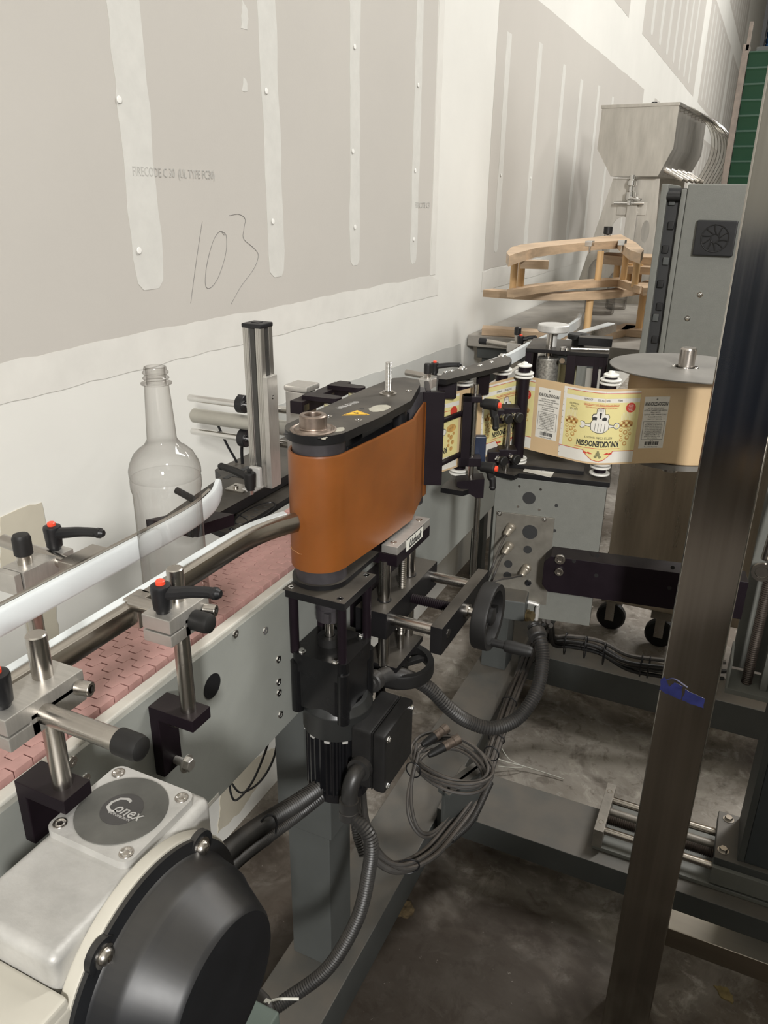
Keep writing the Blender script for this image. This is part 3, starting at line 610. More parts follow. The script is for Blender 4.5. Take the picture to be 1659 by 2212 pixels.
for y in (.884,1.036):
    b=nb(); cyl(b,(-.3125,y,.861),(-.3118,y,.861),.0065,20); obj('rod_end',b,M['steel'],ob_)
def handwheel(par,M_,r=.05,handle=True,hl=.05):
    b=nb(); lathe(b,[(r-.010,-.010),(r-.001,-.011),(r,-.008),(r,.008),(r-.001,.011),(r-.010,.010),(r-.012,.0)],M_,48,True)
    hw=obj('hand_wheel',b,M['rubber'],par)
    b=nb(); lathe(b,[(0,-.012),(.013,-.012),(.013,.008),(.009,.010),(0,.010)],M_,24)
    for k in range(3): box(b,-.006,.006,.008,r-.007,-.004,.004,.001,M_@RZ(k*120+20))
    obj('hub_and_spokes',b,M['rubber'],hw)
    if handle:
        b=nb(); lathe(b,[(0,0),(.006,0),(.006,.02),(.0085,.021),(.0095,.03),(.0085,hl-.006),(.006,hl-.001),(0,hl)],M_@T(0,-r+.008,.008),20); obj('crank_handle',b,M['rubber'],hw)
    return hw
MWh=T(-.278,.953,.862)@RZ(90)@RX(90)
b=nb(); cyl(b,(-.3125,.953,.862),(-.285,.953,.862),.007,20); lath(b,[(0,0),(.011,0),(.011,.006),(0,.006)],(-.3125,.953,.862),(-.29,.953,.862)); obj('wheel_shaft',b,M['steel'],ca)
handwheel(ca,MWh,.0495,hl=.062)
b=nb(); box(b,-.450,-.394,.893,.995,.765,.7745,.001); obj('lower_plate',b,M['anoddust'],ca)
handwheel(ca,T(-.413,.950,.742)@RX(180)@RZ(195),.053,hl=.042)
b=nb(); cyl(b,(-.412,.948,.742),(-.412,.948,.80),.0055,16); obj('wheel_shaft',b,M['steel'],ca)
b=nb(); box(b,-.4915,-.445,.93,1.03,.80,.87,.002); obj('slide_bracket',b,M['anod'],ca)
# ------------------------------------------------------------ dead plates, extrusion column
dp=thing('dead_plate','black slotted base plate carrying the aluminium column on the wall side','plate',(-.73,1.0,.96))
b=nb(); prism(b,[(-.675,.80),(-.675,1.25),(-.80,1.25),(-.80,1.02),(-.772,1.0),(-.765,.975),(-.735,.80)],.966,.982,bev=.0015); obj('upper_plate',b,M['anoddust'],dp)
b=nb(); box(b,-.762,-.752,.99,1.06,.9822,.9826); box(b,-.752,-.700,1.005,1.015,.9822,.9826); obj('slot',b,M['ink'],dp)
b=nb(); prism(b,[(-.654,.852),(-.654,1.3),(-.77,1.3),(-.77,.90),(-.690,.862)],.945,.956,bev=.001); obj('lower_plate',b,M['anoddust'],dp)
b=nb(); button(b,(-0.659,0.869,0.956),(0,0,1),.003); obj('plate_screw',b,M['black'],dp)
# finger drawing in the dust (an oval with marks)
b=nb()
c=(-0.663,0.939,0.956)
tube(b,[(c[0]+.018*math.cos(a),c[1]+.05*math.sin(a),.9563) for a in [2*PI*k/14 for k in range(14)]],.0009,5,3,closed=True)
for dx,dy in ((-.005,-.02),(.004,-.015),(0,.0),(-.006,.01),(.006,.015),(0,.028)): tube(b,[(c[0]+dx-.003,c[1]+dy,.9563),(c[0]+dx+.003,c[1]+dy+.002,.9563)],.0007,5,2)
for pts in ([(-0.698,0.9,0.956),(-0.686,0.901,0.956),(-0.684,0.919,0.956),(-0.672,0.917,0.956)],[(-0.672,0.917,0.956),(-0.657,0.908,0.956),(-0.653,0.898,0.956)]): tube(b,pts,.001,5,4)
obj('finger_drawing',b,M['black'],dp)
co=thing('extrusion_column','square slotted aluminium column with black end cap beside the wall','column',(-.6855,1.0015,.982))
def tslot(x0,x1,y0,y1):
    cx,cy=(x0+x1)/2,(y0+y1)/2; h=(x1-x0)/2; o=[]
    side=[(-h,-h+.001),(-h+.001,-h),(-.0065,-h),(-.0058,-h+.0006),(-.0058,-h+.0022),(-.0042,-h+.003),(-.0042,-h+.009),(.0042,-h+.009),(.0042,-h+.003),(.0058,-h+.0022),(.0058,-h+.0006),(.0065,-h),(h-.001,-h)]
    # small grooves either side of the slot
    g=[]
    for s in (-1,1):
        pass
    for k in range(4):
        a=R(90*k)
        for x,y in side: o.append((cx+x*math.cos(a)-y*math.sin(a),cy+x*math.sin(a)+y*math.cos(a)))
    return o
b=nb(); prism(b,tslot(-.702,-.669,.985,1.018),.982,1.236); obj('profile',b,M['extr'],co)
b=nb(); box(b,-.6897,-.6813,.9862,.9935,.983,1.2345); obj('slot_shade',b,mat('slot_shade_grey',(.05,.048,.044),.5,.3),co,label='painted slot shade')  # added dark strips, paint the shade inside the column slots
b=nb(); box(b,-.6775,-.6702,.9973,1.0057,.983,1.2345); obj('slot_shade',b,bpy.data.materials['slot_shade_grey'],co,label='painted slot shade')
for k,x in enumerate((-.6975,-.6945,-.6765,-.6735)):
    b=nb(); box(b,x-.0004,x+.0004,.9844,.9852,.983,1.2355); obj('rib',b,M['alu'],co)
b=nb(); box(b,-.703,-.668,.984,1.019,1.235,1.242,.0018); box(b,-.692,-.679,.995,1.008,1.242,1.243,.001); obj('end_cap',b,M['black'],co)
b=nb(); box(b,-.6690,-.660,.984,1.012,.982,1.163,.001); lathe(b,[(0,.001),(.0022,.001),(.0022,0),(.0032,0)],T(-.66,.998,1.13)@RY(90),14); obj('mounting_bar',b,M['alu'],co)
b=nb(); box(b,-.698,-.676,.975,.984,.983,1.018,.0035); box(b,-.698,-.676,.955,.984,.982,.986,.001); obj('foot_bracket',b,M['cast'],co)
b=nb(); box(b,-.724,-.690,.945,.975,.982,.985,.0005); socket(b,(-.712,.958,.985),(0,0,1),.0045,.003); obj('clamp_washer',b,M['steel'],co)
ml=thing('clamp_lever','black clamping lever standing on the base plate in front of the column','lever',(-.674,.962,.982))
lev=(-0.681,0.978,0.984)
b=nb(); cyl(b,(-.678,.950,.982),(-.678,.950,.990),.0048,16); obj('stud',b,M['chrome'],ml)
lever(ml,T(-.678,.950,.993)@RZ(172),L=.062,cm=M['rubber'])
b=nb(); lathe(b,[(0,0),(.0045,0),(.0045,.0022),(.0035,.0025),(0,.0015)],T(-.678,.950,1.021),18); obj('screw_cap',b,M['black'],ml)
for o in list(ml.children):
    if o.name.startswith('lever'):
        for c in list(o.children): bpy.data.objects.remove(c)
# lever seen through the bottle
ml=thing('clamp_lever','black clamping lever seen through the clear bottle near the back rail','lever',(-0.688,0.823,0.985))
q=(-0.688,0.823,0.985)
b=nb(); prism(b,[(q[0]-.06,q[1]-.035),(q[0]+.02,q[1]-.02),(q[0]+.04,q[1]+.04),(q[0]-.02,q[1]+.03)],.967,.985,bev=.002); obj('base_block',b,M['anod'],ml)
b=nb(); M9=T(q[0]+.004,q[1]+.01,.989); lathe(b,[(0,-.004),(.0065,-.004),(.0098,.022),(.0092,.0245),(0,.0255)],M9,20); tube(b,[M9@V((0,0,.017)),M9@V((-.02,.002,.022)),M9@V((-.045,.004,.028))],.0052,10,5); obj('lever',b,M['rubber'],ml)
# rods and tube through the column
rs=thing('rod_set','three parallel rods sticking out left of the aluminium column','rods',(-.76,1.04,1.03))
b=nb(); cyl(b,(-.859,1.04,1.097),(-.655,1.04,1.099),.006,20,ch=.001); obj('chrome_rod',b,M['chrome'],rs)
b=nb(); cyl(b,(-.859,1.04,1.038),(-.655,1.04,1.041),.006,20,ch=.001); obj('chrome_rod',b,M['chrome'],rs)
b=nb(); cyl(b,(-.855,1.04,1.067),(-.655,1.04,1.069),.0125,28,ch=.004); obj('cylinder_tube',b,M['tube'],rs)
for z in (1.099,1.0405):
    b=nb(); lath(b,[(.006,0),(.014,0),(.015,.001),(.015,.013),(.014,.014),(.006,.014)],(-.756,1.04,z),(-.74,1.04,z),28,True); box(b,-.7562,-.7415,1.038,1.042,z+.006,z+.0153); obj('shaft_collar',b,M['black'],rs)
b=nb(); tube(b,[(-0.815,1.05,1.063),(-0.801,1.06,1.016),(-0.789,1.07,0.981),(-0.79,1.08,0.952),(-0.788,1.08,0.934)],.0022,8); obj('air_hose',b,M['black'],rs)
b=nb(); tube(b,[(-0.766,1.06,1.038),(-0.774,1.065,1.006),(-0.777,1.07,0.974),(-0.781,1.08,0.944)],.0028,8); obj('air_hose',b,M['black'],rs)
# pinch roller unit behind the pad
pr=thing('roller_bracket','black bracket with two pale rollers behind the pad top plate','roller',(-.61,1.06,1.0))
b=nb(); box(b,-.655,-.615,1.025,1.055,1.03,1.135,.002); box(b,-.655,-.612,1.02,1.062,1.136,1.146,.003); obj('end_block',b,M['alu'],pr)
b=nb(); box(b,-.622,-.600,.985,1.145,1.112,1.132,.0015); obj('rail_bar',b,M['anod'],pr)
b=nb(); box(b,-.6005,-.5995,.99,1.005,1.116,1.126); box(b,-.6005,-.5995,1.055,1.085,1.116,1.126); obj('chrome_slot',b,M['chrome'],pr)
for y in (1.005,1.085):
    b=nb(); prism(b,arc(-.560,y+.01,.011,-90,90,10)+[(-.61,y+.022),(-.61,y-.004)],1.131,1.138,bev=.001); obj('roller_arm',b,M['anod'],pr)
    b=nb(); lathe(b,[(0,1.0),(.015,1.0),(.015,1.127),(.013,1.129),(0,1.129)],T(-.562,y+.01,0),28); obj('roller',b,M['ptu'],pr)
    b=nb(); lathe(b,[(.009,1.129),(.0145,1.129),(.0145,1.1305),(.009,1.1305)],T(-.562,y+.01,0),28,True); obj('bearing',b,M['steel'],pr)
# ------------------------------------------------------------ label web
M['kraft']=mat('kraft_liner',(.56,.405,.235),.45,var=.04,scale=8,rvar=.05)
M['lyel']=mat('label_yellow',(.66,.585,.27),.45,var=.02)
M['lwht']=mat('label_cream',(.66,.635,.57),.45,var=.02)
M['lred']=mat('label_red',(.5,.05,.03),.5,var=.02)
M['popc']=mat('popcorn_tan',(.55,.32,.10),.5,var=.25,scale=200)
M['popd']=mat('popcorn_brown',(.25,.11,.03),.5,var=.1)
M['olive']=mat('olive_ink',(.22,.21,.10),.5,var=.1)
M['white']=mat('white_flange',(.68,.67,.62),.4,var=.03)
M['navy']=mat('navy_plastic',(.012,.02,.045),.4,var=.1)
M['hubst']=mat('hub_steel',(.55,.51,.47),.3,1,var=.08,scale=20,stretch=(1,1,.1))
M['discm']=mat('spool_disc',(.175,.165,.148),.5,var=.15,scale=9,rvar=.12)
M['knurl']=mat('knurled_roller',(.30,.29,.26),.5,.6,var=.3,scale=260)
web=thing('label_web','kraft liner web of yellow printed labels running from applicator to spool','label web',(-.30,1.27,1.0))
WZ=1.004; WH=.130
wp=[(-0.429,1.118,1.004),(-0.416,1.151,1.004),(-0.39,1.228,1.004),(-0.364,1.305,1.004),(-0.352,1.321,1.004),(-0.332,1.316,1.004),(-0.278,1.299,1.004),(-0.235,1.286,1.004),(-0.208,1.286,1.004),(-0.196,1.29,1.004),(-0.144,1.325,1.004),(-0.105,1.348,1.004),(-0.048,1.372,1.004),(-.01,1.385,1.004),(.04,1.42,1.004)]
WP=resample(smooth([(p[0],p[1],0) for p in wp],10),.003)
def wpos(s):
    f=max(0,min(len(WP)-1.001,s/.003)); i=int(f); a,c=WP[i],WP[i+1]; p=a.lerp(c,f-i)
    a2,c2=WP[max(0,i-2)],WP[min(len(WP)-1,i+3)]; t=(c2-a2).normalized(); return p,V((t.y,-t.x,0))
def wmap(u,h,off):
    p,n=wpos(u); return V((p.x,p.y,WZ+h))+n*off
b=nb(); G=[]
for i,p in enumerate(WP):
    q,n=wpos(i*.003); G.append([b.verts.new(V((q.x,q.y,z))+n*o) for z,o in ((WZ,0),(WZ+WH,0),(WZ+WH,-.0005),(WZ,-.0005))])
for A,B in zip(G,G[1:]):
    for k in range(4): b.faces.new((A[k],A[(k+1)%4],B[(k+1)%4],B[k]))
obj('liner',b,M['kraft'],web)
def wpoly(name,pts,lay,m,par,u0,flip=True):
    # pts in label coords (u from label left, h from web bottom); densified fan-free grid by strips
    b=nb(); us=[p[0] for p in pts]; vs=[b.verts.new((p[0],p[1],0)) for p in pts]; b.faces.new(vs)
    k=int((max(us)-min(us))/.004)
    for i in range(1,k+1):
        x=min(us)+(max(us)-min(us))*i/(k+1)
        bmesh.ops.bisect_plane(b,geom=b.verts[:]+b.edges[:]+b.faces[:],plane_co=(x,0,0),plane_no=(1,0,0))
    for v in b.verts: v.co=wmap(u0+v.co.x,v.co.y,.0002+lay*.0002)
    return obj(name,b,m,par)
def wrect(name,a,c,h0,h1,lay,m,par,u0): return wpoly(name,[(a,h0),(c,h0),(c,h1),(a,h1)],lay,m,par,u0)
def wtext(s,size,u,h,m,par,u0,xs=1,rot=True,name='print',sp=1,offset=0):
    k=-1 if rot else 1
    text(name,s,size,None,m,par,xs=xs,ext=0,sp=sp,offset=offset,bend=lambda c:wmap(u0+u+k*c.x,h+k*c.y,.0008))
def circ(cx,cy,rx,ry=None,n=16,ph=0): ry=ry or rx; return [(cx+rx*math.cos(2*PI*i/n+ph),cy+ry*math.sin(2*PI*i/n+ph)) for i in range(n)]
def front_label(u0,W=.134):
    L_=thing('product_label','',None,(0,0,0)); bpy.data.objects.remove(L_)
    base=wpoly('front_label',[(0,.003),(W,.003),(W,.126),(0,.126)],0,M['lwht'],web,u0)
    wpoly('yellow_field',[(.006,.024),(.045,.024),(.052,.015),(.062,.0075),(.071,.006),(.080,.0075),(.090,.015),(.097,.024),(W,.024),(W,.107),(.006,.107)],1,M['lyel'],base,u0)
    wrect('yellow_band',.006,W,.114,.122,1,M['lyel'],base,u0)
    wrect('red_line',.006,W,.1222,.1230,2,M['lred'],base,u0)
    for P_ in ([(.0,.0232),(.045,.0232),(.045,.0242),(.0,.0242)],[(.097,.0232),(W,.0232),(W,.0242),(.097,.0242)],[(.045,.0232),(.052,.0142),(.062,.0067),(.071,.0052),(.080,.0067),(.090,.0142),(.097,.0232),(.096,.0242),(.0895,.015),(.0795,.0077),(.071,.0062),(.0625,.0077),(.0525,.015),(.046,.0242)]): wpoly('red_line',P_,2,M['lred'],base,u0)
    wtext('KNUCKLENOGGIN',.0135,.069,.0365,M['ink'],base,u0,xs=.62,offset=.0005)
    wtext('KETTLE CORN WHISKEY',.0052,.069,.047,M['ink'],base,u0,xs=.75,sp=1.1)
    wrect('red_line',.030,.108,.0275,.0283,2,M['lred'],base,u0)
    wrect('red_line',.040,.098,.1005,.1013,2,M['lred'],base,u0); wtext('THE SWEET BUTTERED FLAVOR WITH CARAMEL CORN',.0030,.069,.1032,M['lred'],base,u0,xs=.8); wtext('FOR THE MAN OF KNUCKLENOGGINS & OTHER FOOLS',.0026,.069,.0978,M['lred'],base,u0,xs=.8)
    for s,u in (('70 PROOF',.046),('35% ALC./VOL.',.072),('750ml',.099)): wtext(s,.0048,u,.1105,M['ink'],base,u0,xs=.7,rot=False)
    for i,s in enumerate(('KETTLE','CORN','WHISKEY')): wtext(s,.0044,.022,.091+i*.0045,M['ink'],base,u0,xs=.9,sp=1.1)
    # emblem, printed upside down: fist-like head, teeth on top, two spanners
    for dm,m_,ly in ((0,M['ink'],2),(.0011,M['lwht'],3)):
        wpoly('emblem',[(.069-.0155+dm,.066),(.069-.0145+dm,.060),(.060,.056+dm),(.066,.0545+dm),(.073,.0545+dm),(.079,.057+dm),(.0845-dm,.062),(.0850-dm,.070),(.0825-dm,.0765),(.0845-dm,.083),(.0820-dm,.088-dm),(.0765-dm*.5,.088-dm),(.0755-dm,.0955),(.0725,.0985-dm),(.0655,.0985-dm),(.0620+dm,.0955),(.0615+dm*.5,.088-dm),(.0565+dm,.087-dm),(.0545+dm,.082),(.0565+dm,.0765),(.0535+dm,.072)],ly,m_,base,u0)
    for x0 in (.0595,.0755):
        wpoly('emblem_eye',[(x0-.0035,.0768),(x0+.0035,.0768),(x0+.004,.0815),(x0,.083),(x0-.004,.081)],4,M['ink'],base,u0)
    wpoly('emblem_nose',[(.0665,.0895),(.0705,.0895),(.0695,.080),(.0675,.080)],4,M['ink'],base,u0)
    for x0 in (.061,.066,.071,.0765): wpoly('emblem_line',[(x0,.058),(x0+.0006,.058),(x0+.0009,.0715),(x0+.0003,.0715)],4,M['ink'],base,u0)
    for i in range(4): wpoly('emblem_line',[(.0645+i*.0025,.0915),(.0649+i*.0025,.0915),(.0649+i*.0025,.0965),(.0645+i*.0025,.0965)],4,M['ink'],base,u0)
    for sx in (-1,1):
        c=.069; 
        for dm,m_,ly in ((0,M['ink'],2),(.0009,M['lwht'],3)):
            wpoly('spanner',[(c+sx*.0155,.064+dm),(c+sx*.025,.0655+dm),(c+sx*.0255,.0685-dm),(c+sx*.0155,.0705-dm)][::sx],ly,m_,base,u0)
            if sx>0: wpoly('spanner_ring',circ(c+.029,.0675,.0058-dm),ly,m_,base,u0)
            else: wpoly('spanner_jaw',[(c-.0245,.0625+dm),(c-.031+dm,.0605+dm),(c-.034+dm,.0635),(c-.030,.0655+dm),(c-.0305,.069-dm),(c-.034+dm,.0715),(c-.030,.0735-dm),(c-.0245,.0715-dm)],ly,m_,base,u0)
    wpoly('spanner_hole',circ(.098,.0675,.0028),4,M['lyel'],base,u0)
    for cx in (.020,.1145):
        rnd=random.Random(5)
        for i in range(9): wrect('popcorn_streak',cx-.010+i*.0023,cx-.0096+i*.0023,.074,.092-.001*abs(i-4),2,M['lwht'],base,u0)
        wpoly('popcorn_heap',circ(cx,.071,.0125,.0068,14),2,M['popc'],base,u0)
        for i in range(9): wpoly('popcorn',circ(cx-.009+(i%5)*.0045,.068+(i//5)*.005,.0023,.002,7,i),3,M['lyel' if i%2 else 'popd'],base,u0)
        for dx,dy,r in ((-.008,.060,.0032),(.006,.0615,.003),(.0,.056,.0042),(-.007,.051,.003),(.0085,.0535,.0028),(.004,.047,.004),(-.006,.043,.0032),(.001,.0365,.004)):
            q=wpoly('popcorn',circ(cx+dx,dy,r,r,8,dx*900),2,M['popc'],base,u0); wpoly('popcorn',circ(cx+dx,dy+.0006,r*.55,r*.5,7),3,M['lyel'],base,u0)
    wpoly('red_seal',circ(.119,.0985,.0085,.0085,24),2,M['lred'],base,u0); 
    wtext('AGED',.0048,.119,.1015,M['lwht'],base,u0,xs=.7,rot=False); wtext('perfectly',.0032,.119,.0983,M['lwht'],base,u0,xs=.8,rot=False); wtext('WILL',.0048,.119,.0948,M['lwht'],base,u0,xs=.7,rot=False)
    for sx in (-1,1):
        for q in (0,1): wpoly('scroll',[(.071+sx*(.009+.006*q),.018+q*.001),(.071+sx*(.016+.007*q),.0215),(.071+sx*(.019+.006*q),.019),(.071+sx*(.014+.006*q),.0175)][::sx],3,M['lred'],base,u0)
    for dx,dy,r in ((0,.018,.0038),(-.0035,.0135,.0026),(.0035,.0135,.0026),(0,.0225,.002)): wpoly('crest',circ(.071+dx,dy,r,r,9),3,M['olive'],base,u0)
    for i in range(11): wrect('index_mark',.0005,.0022,.010+i*.0105,.0107+i*.0105,2,M['ink'],base,u0)
    return base
def back_label(u0):
    base=wpoly('back_label',[(0,.027),(.043,.027),(.043,.116),(0,.116)],0,M['lwht'],web,u0)
    wtext('+',.008,.0215,.1115,M['ink'],base,u0,rot=False); wtext('KNUCKLENOGGIN',.0082,.0215,.1035,M['ink'],base,u0,xs=.56,rot=False,offset=.0001)
    for i,(s,z) in enumerate((('KETTLE CORN WHISKEY',.003),('AGED IN CHARRED OAK BARRELS',.0031),('SMALL BATCH',.0031),('BOTTLED WITH CARAMEL CORN',.003),('Produced & Bottled by',.003),('Please drink responsibly',.003))): wtext(s,z,.0215,.0965-i*.0037,M['ink'],base,u0,xs=.85,rot=False)
    for a,c,h0,h1 in ((.003,.040,.0735,.0739),(.003,.040,.0425,.0429),(.003,.0034,.0425,.0739),(.0396,.040,.0425,.0739)): wrect('print_frame',a,c,h0,h1,2,M['ink'],base,u0)
    for i,s in enumerate(('GOVERNMENT WARNING: (1)','ACCORDING TO THE SURGEON','GENERAL, WOMEN SHOULD NOT','DRINK ALCOHOLIC BEVERAGES','DURING PREGNANCY BECAUSE','OF THE RISK OF BIRTH DEFECTS','(2) CONSUMPTION OF ALCOHOL','IMPAIRS YOUR ABILITY TO','DRIVE A CAR AND MAY CAUSE','HEALTH PROBLEMS')): wtext(s,.0027,.0215,.0710-i*.0029,M['ink'],base,u0,xs=.75,rot=False)
    rnd=random.Random(3); x=.010
    while x<.034:
        w_=rnd.choice((.0004,.0007,.0011)); wrect('barcode_bar',x,x+w_,.0325,.0385,2,M['ink'],base,u0); x+=w_+rnd.choice((.0004,.0006,.0009))
    wtext('IA 5¢',.0028,.0215,.0402,M['ink'],base,u0,rot=False); wtext('Please Drink Responsibly',.0026,.0215,.0295,M['ink'],base,u0,rot=False,xs=.9)
for k in (-1,0): front_label(.301+.191*k+.0)
front_label(-.081) if False else None
for k in (-2,):
    base=wpoly('front_label',[(.002,.003),(.047,.003),(.047,.126),(.002,.126)],0,M['lwht'],web,0)
    wrect('yellow_field',.002,.047,.024,.107,1,M['lyel'],base,0); wrect('yellow_band',.002,.047,.114,.122,1,M['lyel'],base,0)
    wtext('KNU',.0135,.012,.0365,M['ink'],base,0,xs=.62,offset=.0005); wtext('750ml',.0048,.008,.1105,M['ink'],base,0,xs=.7,rot=False)
    wpoly('red_seal',circ(.034,.0985,.0085,.0085,24),2,M['lred'],base,0)
    for dm,m_,ly in ((0,M['ink'],2),(.0009,M['lwht'],3)): wpoly('spanner_ring',circ(.012,.0675,.0058-dm),ly,m_,base,0)
    wpoly('popcorn_heap',circ(.030,.071,.0115,.0068,14),2,M['popc'],base,0)
    for dx,dy,r in ((-.006,.060,.0032),(.006,.0615,.003),(.0,.056,.0042),(-.006,.051,.003),(.004,.047,.004),(-.006,.043,.0032),(.001,.0365,.004)): wpoly('popcorn',circ(.030+dx,dy,r,r,8,dx*900),2,M['popc'],base,0)
    wrect('red_line',.002,.030,.1005,.1013,2,M['lred'],base,0)
for u in (.252,.443): back_label(u)
# ------------------------------------------------------------ spool
sp=thing('label_spool','big roll of kraft labels under a flat dark grey disc','spool',(-.10,1.455,.99))
S0=(-.0985,1.452)
b=nb(); lathe(b,[(.035,1.0),(.092,1.0),(.093,1.001),(.093,1.143),(.092,1.144),(.035,1.144)],T(*S0,0),72,True); obj('label_roll',b,M['kraft'],sp)
b=nb(); cyl(b,(*S0,.99),(*S0,.999),.096,64); obj('lower_disc',b,M['discm'],sp)
b=nb(); lathe(b,[(.02,1.1495),(.1295,1.1495),(.130,1.150),(.130,1.1515),(.1295,1.152),(.02,1.152)],T(*S0,0),96,True); td=obj('top_disc',b,M['discm'],sp)
b=nb(); lathe(b,[(0,.96),(.014,.96),(.014,1.181),(.0115,1.185),(0,1.185)],T(*S0,0),36); obj('hub',b,M['hubst'],sp)
for a in (195,270,330):
    b=nb(); button(b,(S0[0]+.021*math.cos(R(a)),S0[1]+.021*math.sin(R(a)),1.152),(0,0,1),.0032); obj('disc_screw',b,M['chrome'],td)
# ------------------------------------------------------------ applicator
ap=thing('label_applicator','black peel head frame with white flanged rollers beyond the orange pad','applicator',(-.38,1.22,.96))
MF=T(-.422,1.108,0)@RZ(25.07)
def roller_(x,y,z0,z1,r=.0105,top=True):
    b=nb(); cyl(b,(x,y,z0),(x,y,z1+.018),r,28); rl=obj('guide_roller',b,M['anod'],ap)
    for zz in (z1-.001,z1+.005,z0-.004,z0+.002):
        b=nb(); lathe(b,[(r*.8,0),(r*1.55,0),(r*1.62,.001),(r*1.62,.0025),(r*1.55,.0035),(r*.8,.0035)],T(x,y,zz),30,True); obj('flange',b,M['white'],rl,label='white flange ring')
    if top:
        b=nb(); lathe(b,[(0,0),(r*1.05,0),(r*1.2,.001),(r*1.2,.003),(r*1.05,.004),(0,.004)],T(x,y,z1+.0175),28); button(b,(x,y,z1+.0215),(0,0,1),.0055); obj('cap',b,M['white'],rl)
    return rl
RA,RB_,RC_,RD_=(-.419,1.199),(-.3835,1.295),(-.3475,1.306),(-0.201,1.298,1.004)
RDx,RDy=RD_[0]-.001,RD_[1]+.014
roller_(*RA,.985,1.137,top=False); roller_(*RB_,.985,1.141,top=False); roller_(*RC_,.985,1.136)
b=nb(); prism(b,[(-0.422,1.091,1.166)[:2],(-0.43,1.133,1.166)[:2],(-0.391,1.321,1.166)[:2],(-0.377,1.314,1.166)[:2],(-0.367,1.291,1.166)[:2],(-0.359,1.246,1.166)[:2],(-0.409,1.091,1.166)[:2]][::-1],1.158,1.166,bev=.0008); ar=obj('upper_arm',b,M['anoddust'],ap)
for q,r in (((-0.43,1.14,1.166),.003),((-0.425,1.155,1.166),.003),((-0.415,1.177,1.166),.0055),((-0.398,1.216,1.166),.0034),((-0.39,1.251,1.166),.0034),((-0.391,1.316,1.166),.0055)):
    b=nb(); button(b,(q[0],q[1],1.166),(0,0,1),r); obj('arm_screw',b,M['chrome'],ar)
f=lambda s,t,z: MF@V((s,t,z))
q=(-0.378,1.203,1.14)
b=nb(); box(b,-.0125,.0125,-.002,.004,1.118,1.157,.001,T(q[0]-.012,q[1]+.01,0)@RZ(60)); obj('hanging_plate',b,M['anod'],ap)
# peel bar
a_,b_=(-0.0298,-0.012,1.146),(0.004,-0.012,0.9944)
b=nb(); box(b,a_[0],b_[0],-.018,-.006,b_[2],a_[2],.001,MF); box(b,a_[0]+.004,a_[0]+.012,-.016,.05,a_[2]-.012,a_[2]+.002,.002,MF); obj('peel_bar',b,M['anod'],ap)
c_=(0.0059,0.03,1.141)
b=nb(); box(b,c_[0]-.012,c_[0]+.018,.01,.05,1.128,1.158,.003,MF); obj('arm_block',b,M['anod'],ap)
# pinch frame with levers
T0=.042
a=(0.0371,0.034,1.127); c=(0.0522,0.034,1.009); d_=(0.0693,0.034,1.119)
fr=thing('pinch_frame','black C-shaped pinch frame with red-buttoned levers in front of the labels','frame',tuple(MF@V((a[0],T0,.96))))
b=nb(); box(b,a[0],c[0],.034,.058,c[2],a[2],.001,MF); box(b,a[0],d_[0]-.002,.034,.058,d_[2]-.002,a[2],.001,MF); e_=(0.072,0.034,1.024); box(b,a[0]-.002,e_[0],.034,.058,c[2],e_[2],.001,MF); obj('c_frame',b,M['anod'],fr)
for u,v in ((950,898),(948,985)):
    p=(-0.0006,0.04,1.097) if v==898 else (0.0021,0.04,1.027); g2=(0.0427,0.046,1.097) if v==898 else (0.0462,0.046,1.029)
    b=nb(); cyl(b,f(p[0],.0,p[2]-.002),f(a[0]+.001,.046,p[2]),.0044,16); obj('cross_rod',b,M['anod'],fr)
p=(0.0572,0.046,1.145)
b=nb(); cyl(b,f(p[0],.046,.968),f(p[0],.046,p[2]),.0048,20); obj('guide_post',b,M['steel'],fr)
for (u,v,du) in ((1046,866,0),(1036,1002,0)):
    p=(0.0694,0.046,1.116) if v==866 else (0.0712,0.046,1.009)
    lever(fr,MF@T(p[0]+.002,.046,p[2]-.003)@RZ(-25)@RY(90),L=.038 if v==866 else .034,cm=M['rubber'],redr=.005)
b=nb(); a=(0.0631,0.03,1.053); c=(0.082,0.03,1.003)
box(b,a[0],c[0],.06,.075,c[2],a[2],.002,MF); se=obj('sensor',b,M['navy'],fr,label='navy blue sensor body')
b=nb(); prism(b,[(a[0]+.009+x,z) for x,z in circ(0,0,.0038,.0042,14)],0,.0005,MF@T(0,.06,1.0)@RX(90)@T(0,0,0)); box(b,a[0]+.0052,a[0]+.0128,.0595,.06,.9985,1.0085,.0005,MF); obj('sensor_mark',b,M['white'],se)
text('sensor_text','+',.009,MF@T(a[0]+.009,.0592,1.0062)@RX(90),M['ink'],se,ext=.0001); text('sensor_text','-',.010,MF@T(a[0]+.009,.0592,1.0008)@RX(90),M['ink'],se,ext=.0001)
